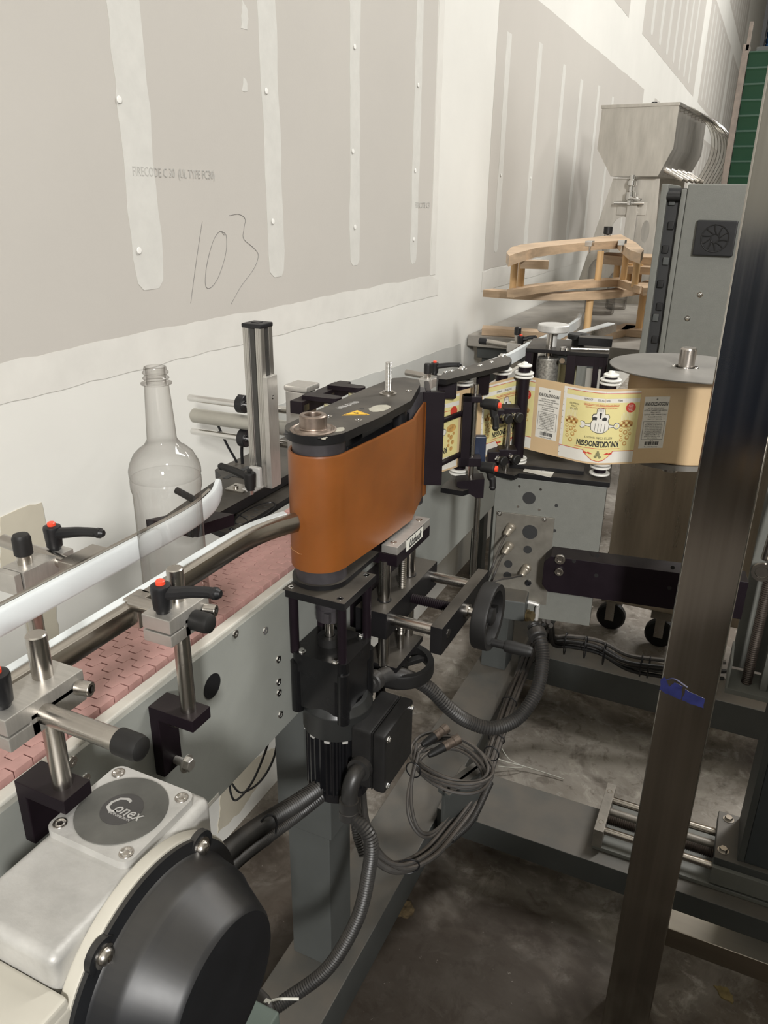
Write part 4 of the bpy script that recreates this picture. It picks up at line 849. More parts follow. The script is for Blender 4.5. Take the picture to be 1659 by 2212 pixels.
# carrier blocks with thumb knobs
for (u0,v0,u1,v1) in ((1064,884,1122,922),(1054,974,1116,1008)):
    a=(0.0943,0.1,1.09) if v0==884 else (0.0911,0.1,1.016); c=(0.1416,0.1,1.066) if v0==884 else (0.1426,0.1,0.9916)
    cb=thing('carrier_block','black carrier block with two thumb knobs, '+('upper' if v0==884 else 'lower')+' one on the thin rod','block',tuple(MF@V((a[0],.1,c[2]))))
    b=nb(); box(b,a[0],a[0]+.020,.095,.125,c[2],a[2],.001,MF); box(b,a[0]+.019,c[0],.105,.135,c[2],a[2]+.001,.001,MF); obj('block',b,M['anod'],cb)
    for k,(s_,t_) in enumerate(((a[0]+.016,.095),(c[0]-.012,.105))):
        z=(a[2]+c[2])/2
        b=nb(); lathe(b,[(0,0),(.0058,0),(.0058,.004),(.0045,.0045),(.0045,.010),(0,.010)],MF@T(s_,t_,z)@RX(90)@RY(35),6); obj('nut',b,M['chrome'],cb)
        b=nb(); lathe(b,[(0,.008),(.003,.008),(.003,.012),(.0085,.0125),(.0088,.018),(.0075,.0195),(0,.0195)],MF@T(s_,t_,z)@RX(90)@RY(35),22); obj('thumb_knob',b,M['rubber'],cb)
p=(0.1267,0.118,1.035)
b=nb(); cyl(b,f(p[0],.118,.972),f(p[0],.118,1.085),.0046,18); obj('thin_rod',b,M['steel'],ap)
# lower plates and post
b=nb(); prism(b,[(-0.431,1.144,0.972)[:2],(-0.392,1.144,0.972)[:2],(-0.372,1.192,0.972)[:2],(-0.41,1.268,0.972)[:2],(-0.435,1.227,0.972)[:2]],.962,.971,bev=.001); obj('lower_arm',b,M['anoddust'],ap)
b=nb(); prism(b,[(-0.39,1.26,0.974)[:2],(-0.335,1.25,0.974)[:2],(-0.331,1.274,0.974)[:2],(-0.334,1.33,0.974)[:2],(-0.357,1.365,0.974)[:2],(-0.407,1.338,0.974)[:2]],.966,.974,bev=.001); obj('lower_plate',b,M['anoddust'],ap)
a=(0.0496,0.03,0.9798); c=(0.0788,0.03,0.9554)
b=nb(); prism(b,[(a[0]-.016,a[2]+.004),(c[0],a[2]+.010),(c[0],c[2]),(c[0]-.012,c[2]),(a[0]-.016,a[2]-.004)],0,.03,MF@T(0,.06,0)@RX(90)); obj('post_block',b,M['anod'],ap)
p=(0.0735,0.046,0.9289)
b=nb(); cyl(b,f(p[0]-.002,.046,.80),f(p[0]-.002,.046,.96),.0055,18); obj('support_post',b,M['steel'],ap)
# roller at the cabinet
rl=thing('web_roller','black roller with white flanges standing on the grey cabinet, web passing in front','roller',(RDx,RDy,.975))
def rollD():
    x,y=RDx,RDy
    b=nb(); cyl(b,(x,y,.978),(x,y,1.150),.0105,28); obj('core',b,M['anod'],rl)
    for zz in (1.1375,1.1435,.992,.998,.980):
        b=nb(); lathe(b,[(.008,0),(.0165,0),(.0175,.001),(.0175,.0025),(.0165,.0035),(.008,.0035)],T(x,y,zz),30,True); obj('flange',b,M['white'],rl,label='white flange ring')
    b=nb(); lathe(b,[(0,0),(.011,0),(.0125,.001),(.0125,.004),(.011,.005),(0,.005)],T(x,y,1.150),28); button(b,(x,y,1.155),(0,0,1),.006); obj('cap',b,M['white'],rl)
rollD()
# ------------------------------------------------------------ web drive
MK=T(-.373,1.265,0)@RZ(8.6)
dr=thing('web_drive','black roller frame with knurled drive roller behind the label web','drive unit',tuple(MK@V((.1,.2,.975))))
b=nb(); prism(b,[(.018,.150),(.06,.150),(.085,.145),(.167,.145),(.167,.275),(.018,.275)],1.158,1.165,MK,.0008); dpx=obj('top_plate',b,M['anoddust'],dr)
for x0,x1,y0,y1 in ((.018,.030,.152,.18),(.094,.110,.147,.18),(.142,.152,.147,.165),(.158,.166,.147,.27),(.018,.03,.25,.27)):
    b=nb(); box(b,x0,x1,y0,y1,.975,1.158,.001,MK); obj('side_post',b,M['anod'],dr)
b=nb(); box(b,.11,.16,.147,.16,1.14,1.158,0,MK); obj('cross_bar',b,M['anod'],dr)
b=nb(); lathe(b,[(0,.98),(.0205,.98),(.0205,1.143),(.019,1.146),(0,1.146)],MK@T(.058,.178,0),40); obj('knurled_roller',b,M['knurl'],dr)
b=nb(); lathe(b,[(0,.98),(.018,.98),(.018,1.132),(0,1.132)],MK@T(.093+.0,.205,0),32); obj('rubber_roller',b,M['ptu'],dr)
b=nb(); cyl(b,MK@V((.058,.178,1.14)),MK@V((.058,.178,1.2)),.006,16); obj('roller_shaft',b,M['steel'],dr)
b=nb(); lathe(b,[(0,.002),(.002,.002),(.0022,.0),(.005,.0),(.005,.003),(0,.003)],MK@T(.086,.1505,1.147)@RX(90),20); obj('bearing_nut',b,M['steel'],dr)
kq=(-0.339,1.435,1.18)
b=nb(); lathe(b,[(0,1.165),(.0085,1.165),(.0085,1.186),(.012,1.189),(.0275,1.192),(.029,1.194),(.029,1.204),(.0275,1.2055),(0,1.2055)],MK@T(.062,.19,0),44); obj('setting_knob',b,M['cast'],dr,label='pale round setting knob')
b=nb(); lathe(b,[(0,1.165),(.012,1.165),(.012,1.176),(.021,1.178),(.021,1.185),(.019,1.187),(0,1.187)],MK@T(.108,.215,0),32); obj('small_knob',b,M['rubber'],dr)
b=nb(); box(b,.110,.170,.175,.205,1.172,1.187,.001,MK); cyl(b,MK@V((.162,.1749,1.179)),MK@V((.162,.1739,1.179)),.002,10); obj('cover_bar',b,M['anoddust'],dr)
b=nb(); cyl(b,MK@V((.092,.150,1.169)),MK@V((.166,.165,1.169)),.0022,10); lathe(b,[(.004,1.166),(.010,1.166),(.010,1.171),(.004,1.171)],MK@T(.09,.15,0),20,True); obj('latch_rod',b,M['chrome'],dr)
# ------------------------------------------------------------ labeller cabinet
M['plugm']=mat('dull_nickel',(.36,.32,.26),.4,.6,var=.15,scale=80)
M['slidem']=mat('slide_grey',(.24,.22,.19),.45,.4,var=.12,scale=40)
lc=thing('labeller_cabinet','grey painted labeller cabinet with round cut-outs and a connector panel','cabinet',tuple(MK@V((.095,.07,.69))))
b=nb(); box(b,0,.192,0,.135,.690,.964,.002,MK); lcb=obj('body',b,M['labgrey'],lc)
b=nb(); box(b,-.004,.196,-.003,.145,.9645,.974,.001,MK); box(b,.02,.15,.02,.06,.974,.982,.001,MK); obj('top_plate',b,M['anoddust'],lc)
b=nb(); box(b,.192,.1925,.0,.13,.69,.96,0,MK); lathe(b,[(0,0),(.003,0),(.002,.002),(0,.002)],MK@T(.1925,.02,.90)@RY(90),12); lathe(b,[(0,0),(.003,0),(.002,.002),(0,.002)],MK@T(.1925,.02,.72)@RY(90),12); obj('side_sheet',b,mat('brown_steel',(.16,.14,.115),.4,.6,var=.1,scale=10),lc)
def hole(p,r,par,depth=0): 
    b=nb(); cyl(b,MK@V((p[0],p[1]+.0008,p[2])),MK@V((p[0],p[1]-.0006,p[2])),r,24); return obj('hole',b,M['ink'],par)
for p,r in (((0.0619,-0,0.9283),.0115),((0.1104,-0,0.9202),.003),((0.1117,-0,0.8723),.003)): hole(p,r,lcb)
for p in ((0.0431,-0,0.9488),(0.0806,-0,0.9472),(0.0436,-0,0.91),(0.0815,-0,0.9086)):
    b=nb(); lathe(b,[(0,0),(.0028,0),(.0022,.0012),(0,.0012)],MK@T(*p)@RX(90),14); obj('rivet',b,M['chrome'],lcb)
a=(0.0065,-0,0.8927); c=(0.11,-0,0.7278)
b=nb(); box(b,a[0],c[0],-.003,0,.722,.8965,.0006,MK); cp=obj('connector_panel',b,mat('panel_steel',(.30,.28,.24),.4,.7,var=.06,scale=60),lc,label='brushed steel connector panel')
for p,r in (((0.0691,-0.003,0.865),.0135),((0.0678,-0.003,0.8299),.0075),((0.0349,-0.003,0.796),.0075),((0.0349,-0.003,0.7721),.0075)): hole((p[0],-.0035,p[2]),r,cp)
for p in ((0.0119,-0.003,0.8936),(0.0922,-0.003,0.8925)):
    b=nb(); button(b,MK@V(p),MK.to_3x3()@V((0,-1,0)),.0035); obj('panel_screw',b,M['chrome'],cp)
p=(0.0741,-0.003,0.7639)
b=nb(); lathe(b,[(0,0),(.006,0),(.006,.004),(.005,.006),(.003,.006),(.003,.003),(0,.003)],MK@T(*p)@RX(90),8); obj('fuse_cap',b,M['black'],cp)
for k,(p,e) in enumerate((((0.0361,-0.003,0.8723),(-.014,-.03,-.022)),((0.0354,-0.003,0.8355),(-.014,-.03,-.022)),((0.0699,-0.003,0.7947),(-.012,-.032,-.016)))):
    d=V(e).normalized(); q=V(p)
    b=nb(); lath(b,[(0,0),(.0085,0),(.009,.003),(.0078,.005),(.0085,.010),(.007,.012),(.0065,.020),(.0045,.023),(0,.023)],MK@q,MK@(q+d),20); obj('connector_plug',b,M['plugm'],cp)
    s=MK@(q+d*.022); E_=[(-0.348,1.19,0.812),(-0.341,1.18,0.804),(-0.337,1.16,0.804)][k]
    mid=[(-0.344,1.22,0.845),(-0.337,1.2,0.828),(-0.312,1.2,0.804)][k]
    b=nb(); tube(b,[s,V(mid),V(E_),V(E_)+V((-.05,.1,-.12))],.0022,8); obj('plug_cable',b,M['cable'],cp)
# carrying bar
bar=thing('support_bar','thick black bar carrying the labeller cabinet toward the right column','bar',tuple(MK@V((.2,-.02,.77))))
a=(0.1015,-0.045,0.8372); c=(0.4389,-0.045,0.8157)
b=nb(); x0=a[0]; x1=(0.4328,-0.045,0.8387)[0]
prism(b,[(x0,.785),(x0+.011,.772),(x1,.772),(x1,.842),(x0+.011,.842),(x0,.829)],0,.045,MK@T(0,0,0)@RX(90),.0012); obj('bar_body',b,M['anod'],bar)
for p,r in (((0.1284,-0.045,0.8394),.009),((0.1291,-0.045,0.8153),.0075)):
    b=nb(); socket(b,MK@V((p[0],-.045,p[2])),MK.to_3x3()@V((0,-1,0)),r,.005); obj('socket_screw',b,M['steel'],bar)
for p in ((0.1522,-0.045,0.8386),(0.1895,-0.045,0.8547),(0.1922,-0.045,0.817),(0.3129,-0.045,0.8507),(0.3132,-0.045,0.8124)):
    b=nb(); cyl(b,MK@V((p[0],-.0445,p[2])),MK@V((p[0],-.0455,p[2])),.0035,14); obj('bolt_hole',b,M['rubber'],bar)
# junction box and bracket
jb=thing('junction_box','grey painted junction box with brass elbow below the connector panel','electrical box',(-0.31,1.2,0.714))
a=(0.0164,-0.05,0.7503); c=(0.0771,-0.05,0.7052)
b=nb(); box(b,a[0]-.005,c[0],-.05,.03,c[2],a[2]-.004,.004,MK); obj('body',b,M['frame'],jb)
b=nb(); tube(b,[MK@V((a[0]-.004,-.006,.729)),MK@V((c[0]+.012,-.006,.724)),MK@V((c[0]+.018,-.006,.715)),MK@V((c[0]+.018,-.006,.69))],.004,8,3); obj('bracket_frame',b,M['cast'],jb)
p=(0.0708,-0.03,0.7096); e=(0.0968,-0.04,0.7158)
b=nb(); lath(b,[(0,0),(.0105,0),(.0115,.003),(.0115,.012),(.0095,.013),(.0095,.022),(0,.022)],MK@V(p),MK@V(e),8); obj('brass_fitting',b,mat('brass_dull',(.22,.17,.09),.4,.8,var=.15),jb)
# paper scrap
b=nb(); prism(b,[(-0.328,1.28,0.975)[:2],(-0.331,1.329,0.975)[:2],(-0.279,1.332,0.975)[:2],(-0.276,1.269,0.975)[:2]][::-1],.9745,.9752); sc_=obj('instruction_sticker',b,M['lwht'],label='white threading-diagram sticker on the cabinet top plate',cat='sticker')
b=nb(); q=(-0.304,1.303,0.975); tube(b,[(q[0]+.014*math.cos(t),q[1]+.008*math.sin(t),.9754) for t in [2*PI*k/12 for k in range(12)]],.0005,4,2,closed=True); tube(b,[(q[0]-.018,q[1]-.008,.9754),(q[0]-.004,q[1]+.002,.9754),(q[0]+.006,q[1]-.01,.9754)],.0005,4,2); obj('diagram',b,M['pencil'],sc_)
# floor frame
ff=thing('floor_frame','grey steel base frame of box beams and square legs on the concrete','frame',(-.53,1.3,0))
b=nb(); box(b,-.592,-.463,.45,2.5,.03,.12,.003); obj('long_beam',b,M['frame'],ff)
b=nb(); box(b,-.463,1.6,1.29,1.45,.09,.15,.003); obj('cross_beam',b,M['frame'],ff)
b=nb(); box(b,-.463,1.6,1.93,2.05,.11,.2,.003); obj('cross_beam',b,M['frame'],ff)
b=nb(); box(b,-.578,-.497,.864,.94,.12,.45,.003); box(b,-.592,-.489,.857,.95,.43,.742,.003); obj('leg',b,M['frame'],ff)
b=nb(); box(b,-.575,-.500,1.93,2.0,.12,.742,.003); obj('leg',b,M['frame'],ff)
for x,y in ((-.53,.5),(-.53,1.2),(-.53,2.3)):
    b=nb(); lathe(b,[(0,0),(.028,0),(.026,.008),(.008,.012),(.008,.032),(0,.032)],T(x,y,0),18); obj('levelling_foot',b,M['rubber'],ff)
# linear slide on cross beam
M['screwm']=mat('greasy_screw',(.07,.055,.045),.4,.5,var=.2,scale=60)
ls=thing('linear_slide','steel linear slide with two rods and a lead screw on the cross beam','slide',(.05,1.39,.15))
b=nb(); box(b,-.125,1.2,1.325,1.475,.151,.160,.001); obj('base_plate',b,M['labgrey'],ls)
b=nb(); box(b,-.126,-.106,1.322,1.478,.16,.205,.001); eb=obj('end_block',b,M['slidem'],ls)
for y in (1.35,1.45):
    b=nb(); lathe(b,[(.006,0),(.006,.0004),(.0045,.0004),(.004,-.0005),(0,-.0005)],T(-.116,y,.2052),16); obj('block_screw',b,M['steel'],eb)
for y in (1.350,1.448):
    b=nb(); cyl(b,(-.106,y,.185),(1.1,y,.185),.008,18); obj('slide_rod',b,M['rail'],ls)
b=nb(); cyl(b,(-.106,1.420,.175),(1.1,1.420,.175),.010,14); obj('slide_rod',b,M['slidem'],ls)
b=nb(); thread(b,(-.106,1.388,.182),(.7,1.388,.182),.010,.004,10); obj('lead_screw',b,M['screwm'],ls)
mc=thing('lift_column','dark grey square column on a slide carriage at the right edge','column',(.2,1.4,.2))
b=nb(); box(b,.105,.42,1.335,1.475,.197,.222,.002); obj('carriage',b,M['frame'],mc)
b=nb(); box(b,.105,.42,1.325,1.335,.165,.205,.001); obj('front_strip',b,M['labgrey'],mc)
for x,y in ((.125,1.455),(.12,1.36)):
    b=nb(); hexbolt(b,(x,y,.222),(0,0,1),.008); obj('hex_bolt',b,M['steel'],mc)
b=nb(); box(b,.158,.40,1.345,1.47,.222,1.3,.003); obj('column_body',b,mat('dark_grey_paint',(.045,.052,.055),.5,var=.05),mc)
b=nb(); box(b,.146,.158,1.345,1.47,.222,1.3,.001); obj('side_plate',b,M['frame'],mc)
b=nb(); box(b,.062,.156,1.34,1.365+.05,.592,.602,.001); box(b,.062,.066,1.34,1.415,.602,.66,.001); obj('bottom_bracket',b,M['labgrey'],mc)
b=nb(); thread(b,(.096,1.375,.602),(.096,1.375,.84),.0095,.004,12); obj('lift_screw',b,M['screwm'],mc)
b=nb(); box(b,.118,.130,1.36,1.39,.602,.95,.001); obj('guide_strip',b,M['labgrey'],mc)
p=(0.08,1.34,0.842)
b=nb(); lath(b,[(.011,0),(.0165,0),(.0165,.006),(.011,.006)],p,(p[0],p[1]-1,p[2]),24,True); lath(b,[(0,.001),(.010,.001),(.010,.004),(0,.004)],p,(p[0],p[1]-1,p[2]),24); obj('round_nut',b,M['steel'],mc)
b=nb(); cyl(b,(p[0]+.005,1.36,p[2]+.015),(p[0]+.012,1.36,p[2]+.12),.010,18); lath(b,[(0,0),(.022,.004),(.018,.012),(.008,.02),(0,.02)],(p[0]+.012,1.36,p[2]+.12),(p[0]+.014,1.36,p[2]+.2),20); obj('screw_sleeve',b,M['steel'],mc)
b=nb(); box(b,.066,.2,1.425,1.44,.60,1.05,.002); obj('back_plate',b,M['labgrey'],mc)
# ------------------------------------------------------------ cables
def cable(name,pts,r,label,cat='cable',m='cable',grp=None):
    b=nb(); tube(b,pts,r,8,8); return obj(name,b,M[m],None,label=label,cat=cat,group=grp)
# hanging loop by the wall
b=nb(); tube(b,[(-0.643,0.95,0.575),(-0.646,0.95,0.539),(-0.668,0.96,0.457),(-0.71,0.97,0.379),(-0.763,0.98,0.325),(-0.795,0.99,0.33),(-0.787,0.98,0.309),(-0.766,0.97,0.314),(-0.719,0.96,0.384),(-0.676,0.95,0.483),(-0.657,0.95,0.55)],.0022,8); obj('hanging_cable',b,M['black'],None,label='thin black cable hanging in a loop below the side plate by the wall',cat='cable')
# floor bundle along the long beam
run=[(-0.342,1.678,0.45),(-0.399,1.812,0.3),(-0.438,1.891,0.16),(-0.43,1.738,0.15),(-0.414,1.574,0.15),(-0.399,1.413,0.15),(-0.407,1.264,0.15)]
bd=thing('cable_bundle','dusty bundle of cables strapped along the long floor beam','cables',(-0.437,1.766,0.13))
for k in range(5):
    o=[(-.012,0),(0,.004),(.012,0),(-.006,.011),(.007,.012)][k]
    b=nb(); tube(b,[(p[0]+o[0],p[1]+.004*math.sin(i*2+k),p[2]+o[1]) for i,p in enumerate(run)],(.006,.0048,.0065,.004,.0055)[k],8); obj('cable',b,M['cable'],bd)
for q in ((-0.426,1.895,0.2),(-0.43,1.738,0.15),(-0.414,1.574,0.15)):
    b=nb(); tube(b,[(q[0]+.021*math.cos(a),q[1],q[2]+.005+.015*math.sin(a)) for a in [2*PI*k/10 for k in range(10)]],.0016,6,3,closed=True); obj('cable_tie',b,M['black'],bd)
b2=[(-0.34,1.679,0.45),(-0.35,1.808,0.33),(-0.307,1.84,0.32),(-0.238,1.879,0.3),(-0.161,1.871,0.28),(-0.081,1.897,0.27),(-0.013,1.918,0.27),(0.076,1.962,0.27)]
bd=thing('cable_bundle','black cable bundle sagging right from the junction box toward the steel post','cables',(-0.231,1.923,0.27))
for k in range(6):
    rnd=random.Random(k); o=(rnd.uniform(-.01,.01),rnd.uniform(-.015,.015),(k-2.5)*.010)
    b=nb(); tube(b,[(p[0]+o[0],p[1]+o[1],p[2]+o[2]*min(1,.4+i*.12)) for i,p in enumerate(b2)],(.0055,.0042,.006)[k%3],8); obj('cable',b,M['cable'] if k%2 else M['rubber'],bd)
for q,zz in (((-0.315,1.831,0.32),.32),((-0.265,1.853,0.31),.31),((-0.217,1.868,0.295),.295),((-0.121,1.885,0.275),.275),((-0.102,1.896,0.27),.27)):
    b=nb(); tube(b,[(q[0],q[1]+.018*math.cos(a),zz+.032*math.sin(a)) for a in [2*PI*k/12 for k in range(12)]],.0018,6,3,closed=True); obj('cable_tie',b,M['black'],bd)
# white zip strand on floor
b=nb(); tube(b,[(-0.436,1.622,0.06),(-0.407,1.65,0.03),(-0.361,1.672,0.015),(-0.294,1.68,0.008),(-0.253,1.681,0.006)],.0016,6); tube(b,[(-0.418,1.624,0.03),(-0.381,1.649,0.02),(-0.361,1.67,0.015),(-0.401,1.676,0.02),(-0.435,1.696,0.04)],.0012,6); obj('zip_tie_strand',b,M['label_w'],None,label='thin white cable-tie strand lying on the floor by the cross beam',cat='cable tie')
# coil with plugs: sits on bracket at z ~ .33
CZ=.34
cen=(-0.418,1.24,0.34); ex=V((-0.338,1.263,0.34))-V(cen); ey=V((-0.458,1.303,0.34))-V(cen)
cl=thing('cable_coil','coiled dusty grey cable with two round plugs on the floor beam','cable coil',(cen[0],cen[1],.30))
for k in range(6):
    rnd=random.Random(20+k); s=1-.04*k+rnd.uniform(-.02,.02); ph=rnd.uniform(0,6)
    b=nb(); tube(b,[V(cen)+ex*math.cos(a)*s+ey*math.sin(a)*s*(1+.05*math.sin(a*2+ph))+V((0,0,-.012*(k%3)+.006*math.sin(a*2+ph))) for a in [2*PI*i/14 for i in range(14)]],.0036,8,5,closed=True); obj('cable_turn',b,M['cable'],cl)
for p0,p1 in (((-0.476,1.219,0.37),(-0.444,1.277,0.385)),((-0.452,1.195,0.37),(-0.409,1.255,0.385))):
    b=nb(); L_=(V(p1)-V(p0)).length; lath(b,[(0,0),(.005,0),(.0075,L_*.15),(.0095,L_*.5),(0,L_*.5)],p0,p1,16); pg=obj('plug',b,M['rubber'],cl)
    b=nb(); lath(b,[(0,L_*.5),(.010,L_*.5),(.0105,L_*.62),(.0095,L_*.63),(.0095,L_*.8),(.011,L_*.82),(.011,L_),(0,L_)],p0,p1,20); obj('plug_collar',b,M['brown'],pg)
b=nb(); tube(b,[(-0.494,1.232,0.36),(-0.482,1.19,0.33),(-0.473,1.142,0.3),(-0.456,1.115,0.27),(-0.43,1.114,0.24),(-0.414,1.152,0.22),(-0.403,1.244,0.22),(-0.377,1.297,0.25)],.0035,8); tube(b,[(-0.478,1.207,0.36),(-0.473,1.159,0.31),(-0.448,1.119,0.27),(-0.425,1.123,0.24),(-0.41,1.181,0.22),(-0.39,1.275,0.25)],.0035,8); obj('cable_tail',b,M['cable'],cl)
for q in ((-0.478,1.18,0.345),(-0.35,1.299,0.345)):
    b=nb(); tube(b,[(q[0]+.016*math.cos(a),q[1],q[2]-.01+.018*math.sin(a)) for a in [2*PI*k/8 for k in range(8)]],.0015,6,3,closed=True); obj('cable_tie',b,M['black'],cl)
b=nb(); box(b,-.015,.015,-.06,.06,-.04,-.03,.001,T(*(-0.392,1.242,0.33))@RZ(-20)); box(b,-.004,.004,-.06,.06,-.19,-.03,.001,T(*(-0.392,1.242,0.33))@RZ(-20)); obj('cable_bracket',b,M['frame'],ff)
# lower trunk of cables sweeping to the leg
tr=[(-0.381,1.375,0.2),(-0.383,1.278,0.2),(-0.395,1.183,0.2),(-0.412,1.101,0.2),(-0.447,1.041,0.21),(-0.489,1.016,0.25),(-0.518,1.013,0.32),(-0.52,0.998,0.42)]
bd=thing('cable_bundle','thick dusty cable trunk sweeping under the pad motor to the grey leg','cables',(-0.419,1.119,0.18))
for k in range(4):
    o=[(0,0,0),(.013,.008,.004),(-.010,.004,.010),(.004,.0,.016)][k]
    b=nb(); tube(b,[(p[0]+o[0],p[1]+o[1],p[2]+o[2]) for p in tr],(.0085,.006,.005,.0045)[k],10); obj('cable',b,M['cable'],bd)
b=nb(); hose(b,[(-0.359,1.344,0.22),(-0.365,1.241,0.2),(-0.384,1.168,0.2)],.008); obj('cable',b,M['hose'],bd)
q=(-0.432,1.053,0.215)
b=nb(); tube(b,[(q[0]+.02*math.cos(a),q[1]+.012*math.cos(a),q[2]+.018*math.sin(a)) for a in [2*PI*k/8 for k in range(8)]],.0016,6,3,closed=True); obj('cable_tie',b,M['black'],bd)
b=nb(); hose(b,[(-0.452,0.86,0.566),(-0.448,0.86,0.521),(-0.439,0.85,0.476),(-0.421,0.84,0.445)],.007); obj('conduit',b,M['hose'],None,label='short corrugated conduit hanging beside the grey leg behind the elbow',cat='conduit')
b=nb(); hose(b,[(-0.403,0.52,0.533),(-0.375,0.5,0.555),(-0.357,0.48,0.564),(-0.349,0.46,0.559)],.009); obj('conduit',b,M['hose'],None,label='corrugated conduit stub below the dome at the bottom edge',cat='conduit')
b=nb(); tube(b,[(-0.373,0.5,0.564),(-0.37,0.52,0.546),(-0.35,0.53,0.546)],.0016,6); box(b,-.004,.004,-.003,.003,-.004,.004,.001,T(*(-0.373,0.5,0.562))); obj('zip_tie',b,M['label_w'],None,label='white zip tie on the conduit stub at the bottom edge',cat='cable tie')
b=nb(); a=(-0.365,0.45,0.621); box(b,a[0]-.04,a[0]+.03,.40,.47,a[2]-.12,a[2]-.01,.003); obj('terminal_cover',b,mat('green_grey',(.12,.15,.13),.5,var=.05),None,label='small green-grey cover under the dome at the bottom edge',cat='cover')
# ------------------------------------------------------------ table and things beyond
M['tabletop']=mat('table_grey',(.27,.25,.22),.5,var=.2,scale=6,rvar=.1)
M['wood']=mat('birch_ply',(.52,.375,.245),.5,var=.14,scale=10,stretch=(1,1,6),rvar=.06)
M['dowel']=mat('beech_dowel',(.62,.40,.19),.5,var=.1,scale=12,stretch=(3,3,.4))
M['sheet']=mat('brushed_stainless',(.50,.475,.43),.38,.75,var=.09,scale=14,stretch=(2,2,.35),rvar=.08)
M['cab2']=mat('control_cabinet_paint',(.15,.152,.135),.5,var=.03,scale=60,bump=.15,bscale=400)
tb=thing('transfer_table','long grey topped table against the wall beyond the conveyor','table',(-.5,3.9,0))
b=nb(); box(b,-.925,-.25,2.66,5.4,.93,.97,.004); obj('table_top',b,M['tabletop'],tb)
b=nb(); box(b,-.90,-.27,2.70,2.76,.885,.93,.002); obj('apron',b,M['frame'],tb)
for x,y in ((-.86,2.74),(-.30,2.74),(-.86,5.3),(-.30,5.3)):
    b=nb(); box(b,x-.025,x+.025,y-.025,y+.025,0,.885,.002); obj('leg',b,M['frame'],tb)
# wooden change-part frame
wf=thing('wooden_guide','two-storey plywood bottle guide joined by round dowels on the table','wooden frame',(-0.545,2.888,0.97))
def band(pts,z0,z1,w,name='plank',off=0):
    P=smooth([(p[0],p[1],0) for p in pts],6); b=nb(); sweep(b,[(-w+off,z0),(-w+off,z1),(off,z1),(off,z0)],P); return obj(name,b,M['wood'],wf)
band([(-0.876,2.671,0.995),(-0.806,2.688,0.995),(-0.696,2.681,0.995),(-0.585,2.688,0.995),(-0.506,2.722,0.995),(-0.439,2.828,0.995),(-0.374,3.049,0.995)],.971,.995,.07)
band([(-0.854,2.594,1.135),(-0.792,2.583,1.135),(-0.683,2.587,1.135),(-0.573,2.64,1.135),(-0.484,2.726,1.135),(-0.428,2.842,1.135),(-0.378,3.014,1.135)],1.112,1.135,.06)
b=nb(); prism(b,[(-0.696,2.345,1.168)[:2],(-0.695,2.486,1.168)[:2],(-0.647,2.618,1.168)[:2],(-0.585,2.749,1.168)[:2],(-0.469,2.942,1.168)[:2],(-0.353,2.686,1.168)[:2],(-0.354,2.653,1.168)[:2],(-0.456,2.851,1.168)[:2],(-0.571,2.685,1.168)[:2],(-0.643,2.486,1.168)[:2],(-0.675,2.343,1.168)[:2]][::-1],1.145,1.168); obj('plank',b,M['wood'],wf)
b=nb(); prism(b,[(-0.652,2.163,1.285)[:2],(-0.712,2.406,1.285)[:2],(-0.73,2.578,1.285)[:2],(-0.711,2.825,1.285)[:2],(-0.66,3.109,1.285)[:2],(-0.597,3.66,1.285)[:2],(-0.428,2.961,1.285)[:2],(-0.343,2.547,1.285)[:2],(-0.321,2.337,1.285)[:2],(-0.376,2.495,1.285)[:2],(-0.506,3.054,1.285)[:2],(-0.591,2.792,1.285)[:2],(-0.639,2.433,1.285)[:2],(-0.616,2.12,1.285)[:2],(-0.602,2.023,1.285)[:2]][::-1],1.258,1.285); obj('plank',b,M['wood'],wf)
def dowel(p,z0,z1,r=.011):
    b=nb(); cyl(b,(p[0],p[1],z0),(p[0],p[1],z1),r,16); obj('dowel',b,M['dowel'],wf)
for p in ((-0.697,2.405,1.168),(-0.689,2.458,1.168),(-0.515,2.795,1.168),(-0.441,2.861,1.168),(-0.381,2.719,1.168)): dowel(p,1.16,1.262)
for p in ((-0.52,2.725,0.995),(-0.38,2.994,0.995)): dowel(p,.99,1.115,.0125)
b=nb(); q=(-0.648,2.249,1.262); box(b,-.03,.05,-.02,.02,1.235,1.258,.001,T(q[0]+.03,q[1]+.05,0)@RZ(15)); obj('plank',b,M['wood'],wf)
wf2=thing('wooden_guide','smaller plywood and dowel guide half hidden behind the control cabinet','wooden frame',(-0.381,3,1.021))
def band2(u,pts,z0,z1):
    b=nb(); prism(b,pts,z0,z1); obj('plank',b,M['wood'],wf2)
a=(-0.522,3.1,1.218); c=(-0.393,3.1,1.242)
b=nb(); prism(b,arc((a[0]+c[0])/2,3.2,.13,180,360,12)+[(c[0]+.06,3.3),(a[0]-.06,3.3)],a[2]-.02,a[2]+.012); obj('plank',b,M['wood'],wf2)
a2=(-0.462,3,1.207); b=nb(); box(b,a2[0],a2[0]+.16,3.0,3.08,a2[2]-.03,a2[2]-.005); obj('plank',b,M['wood'],wf2)
a3=(-0.383,2.95,1.03); b=nb(); box(b,a3[0]-.05,a3[0]+.12,2.9,3.02,.971,.995); obj('plank',b,M['wood'],wf2)
b=nb(); prism(b,[(-0.404,2.952,1.15)[:2],(-0.391,3.118,1.15)[:2],(-0.33,3.157,1.15)[:2],(-0.297,2.876,1.15)[:2],(-0.362,2.801,1.15)[:2]][::-1],1.125,1.15); obj('plank',b,M['wood'],wf2)
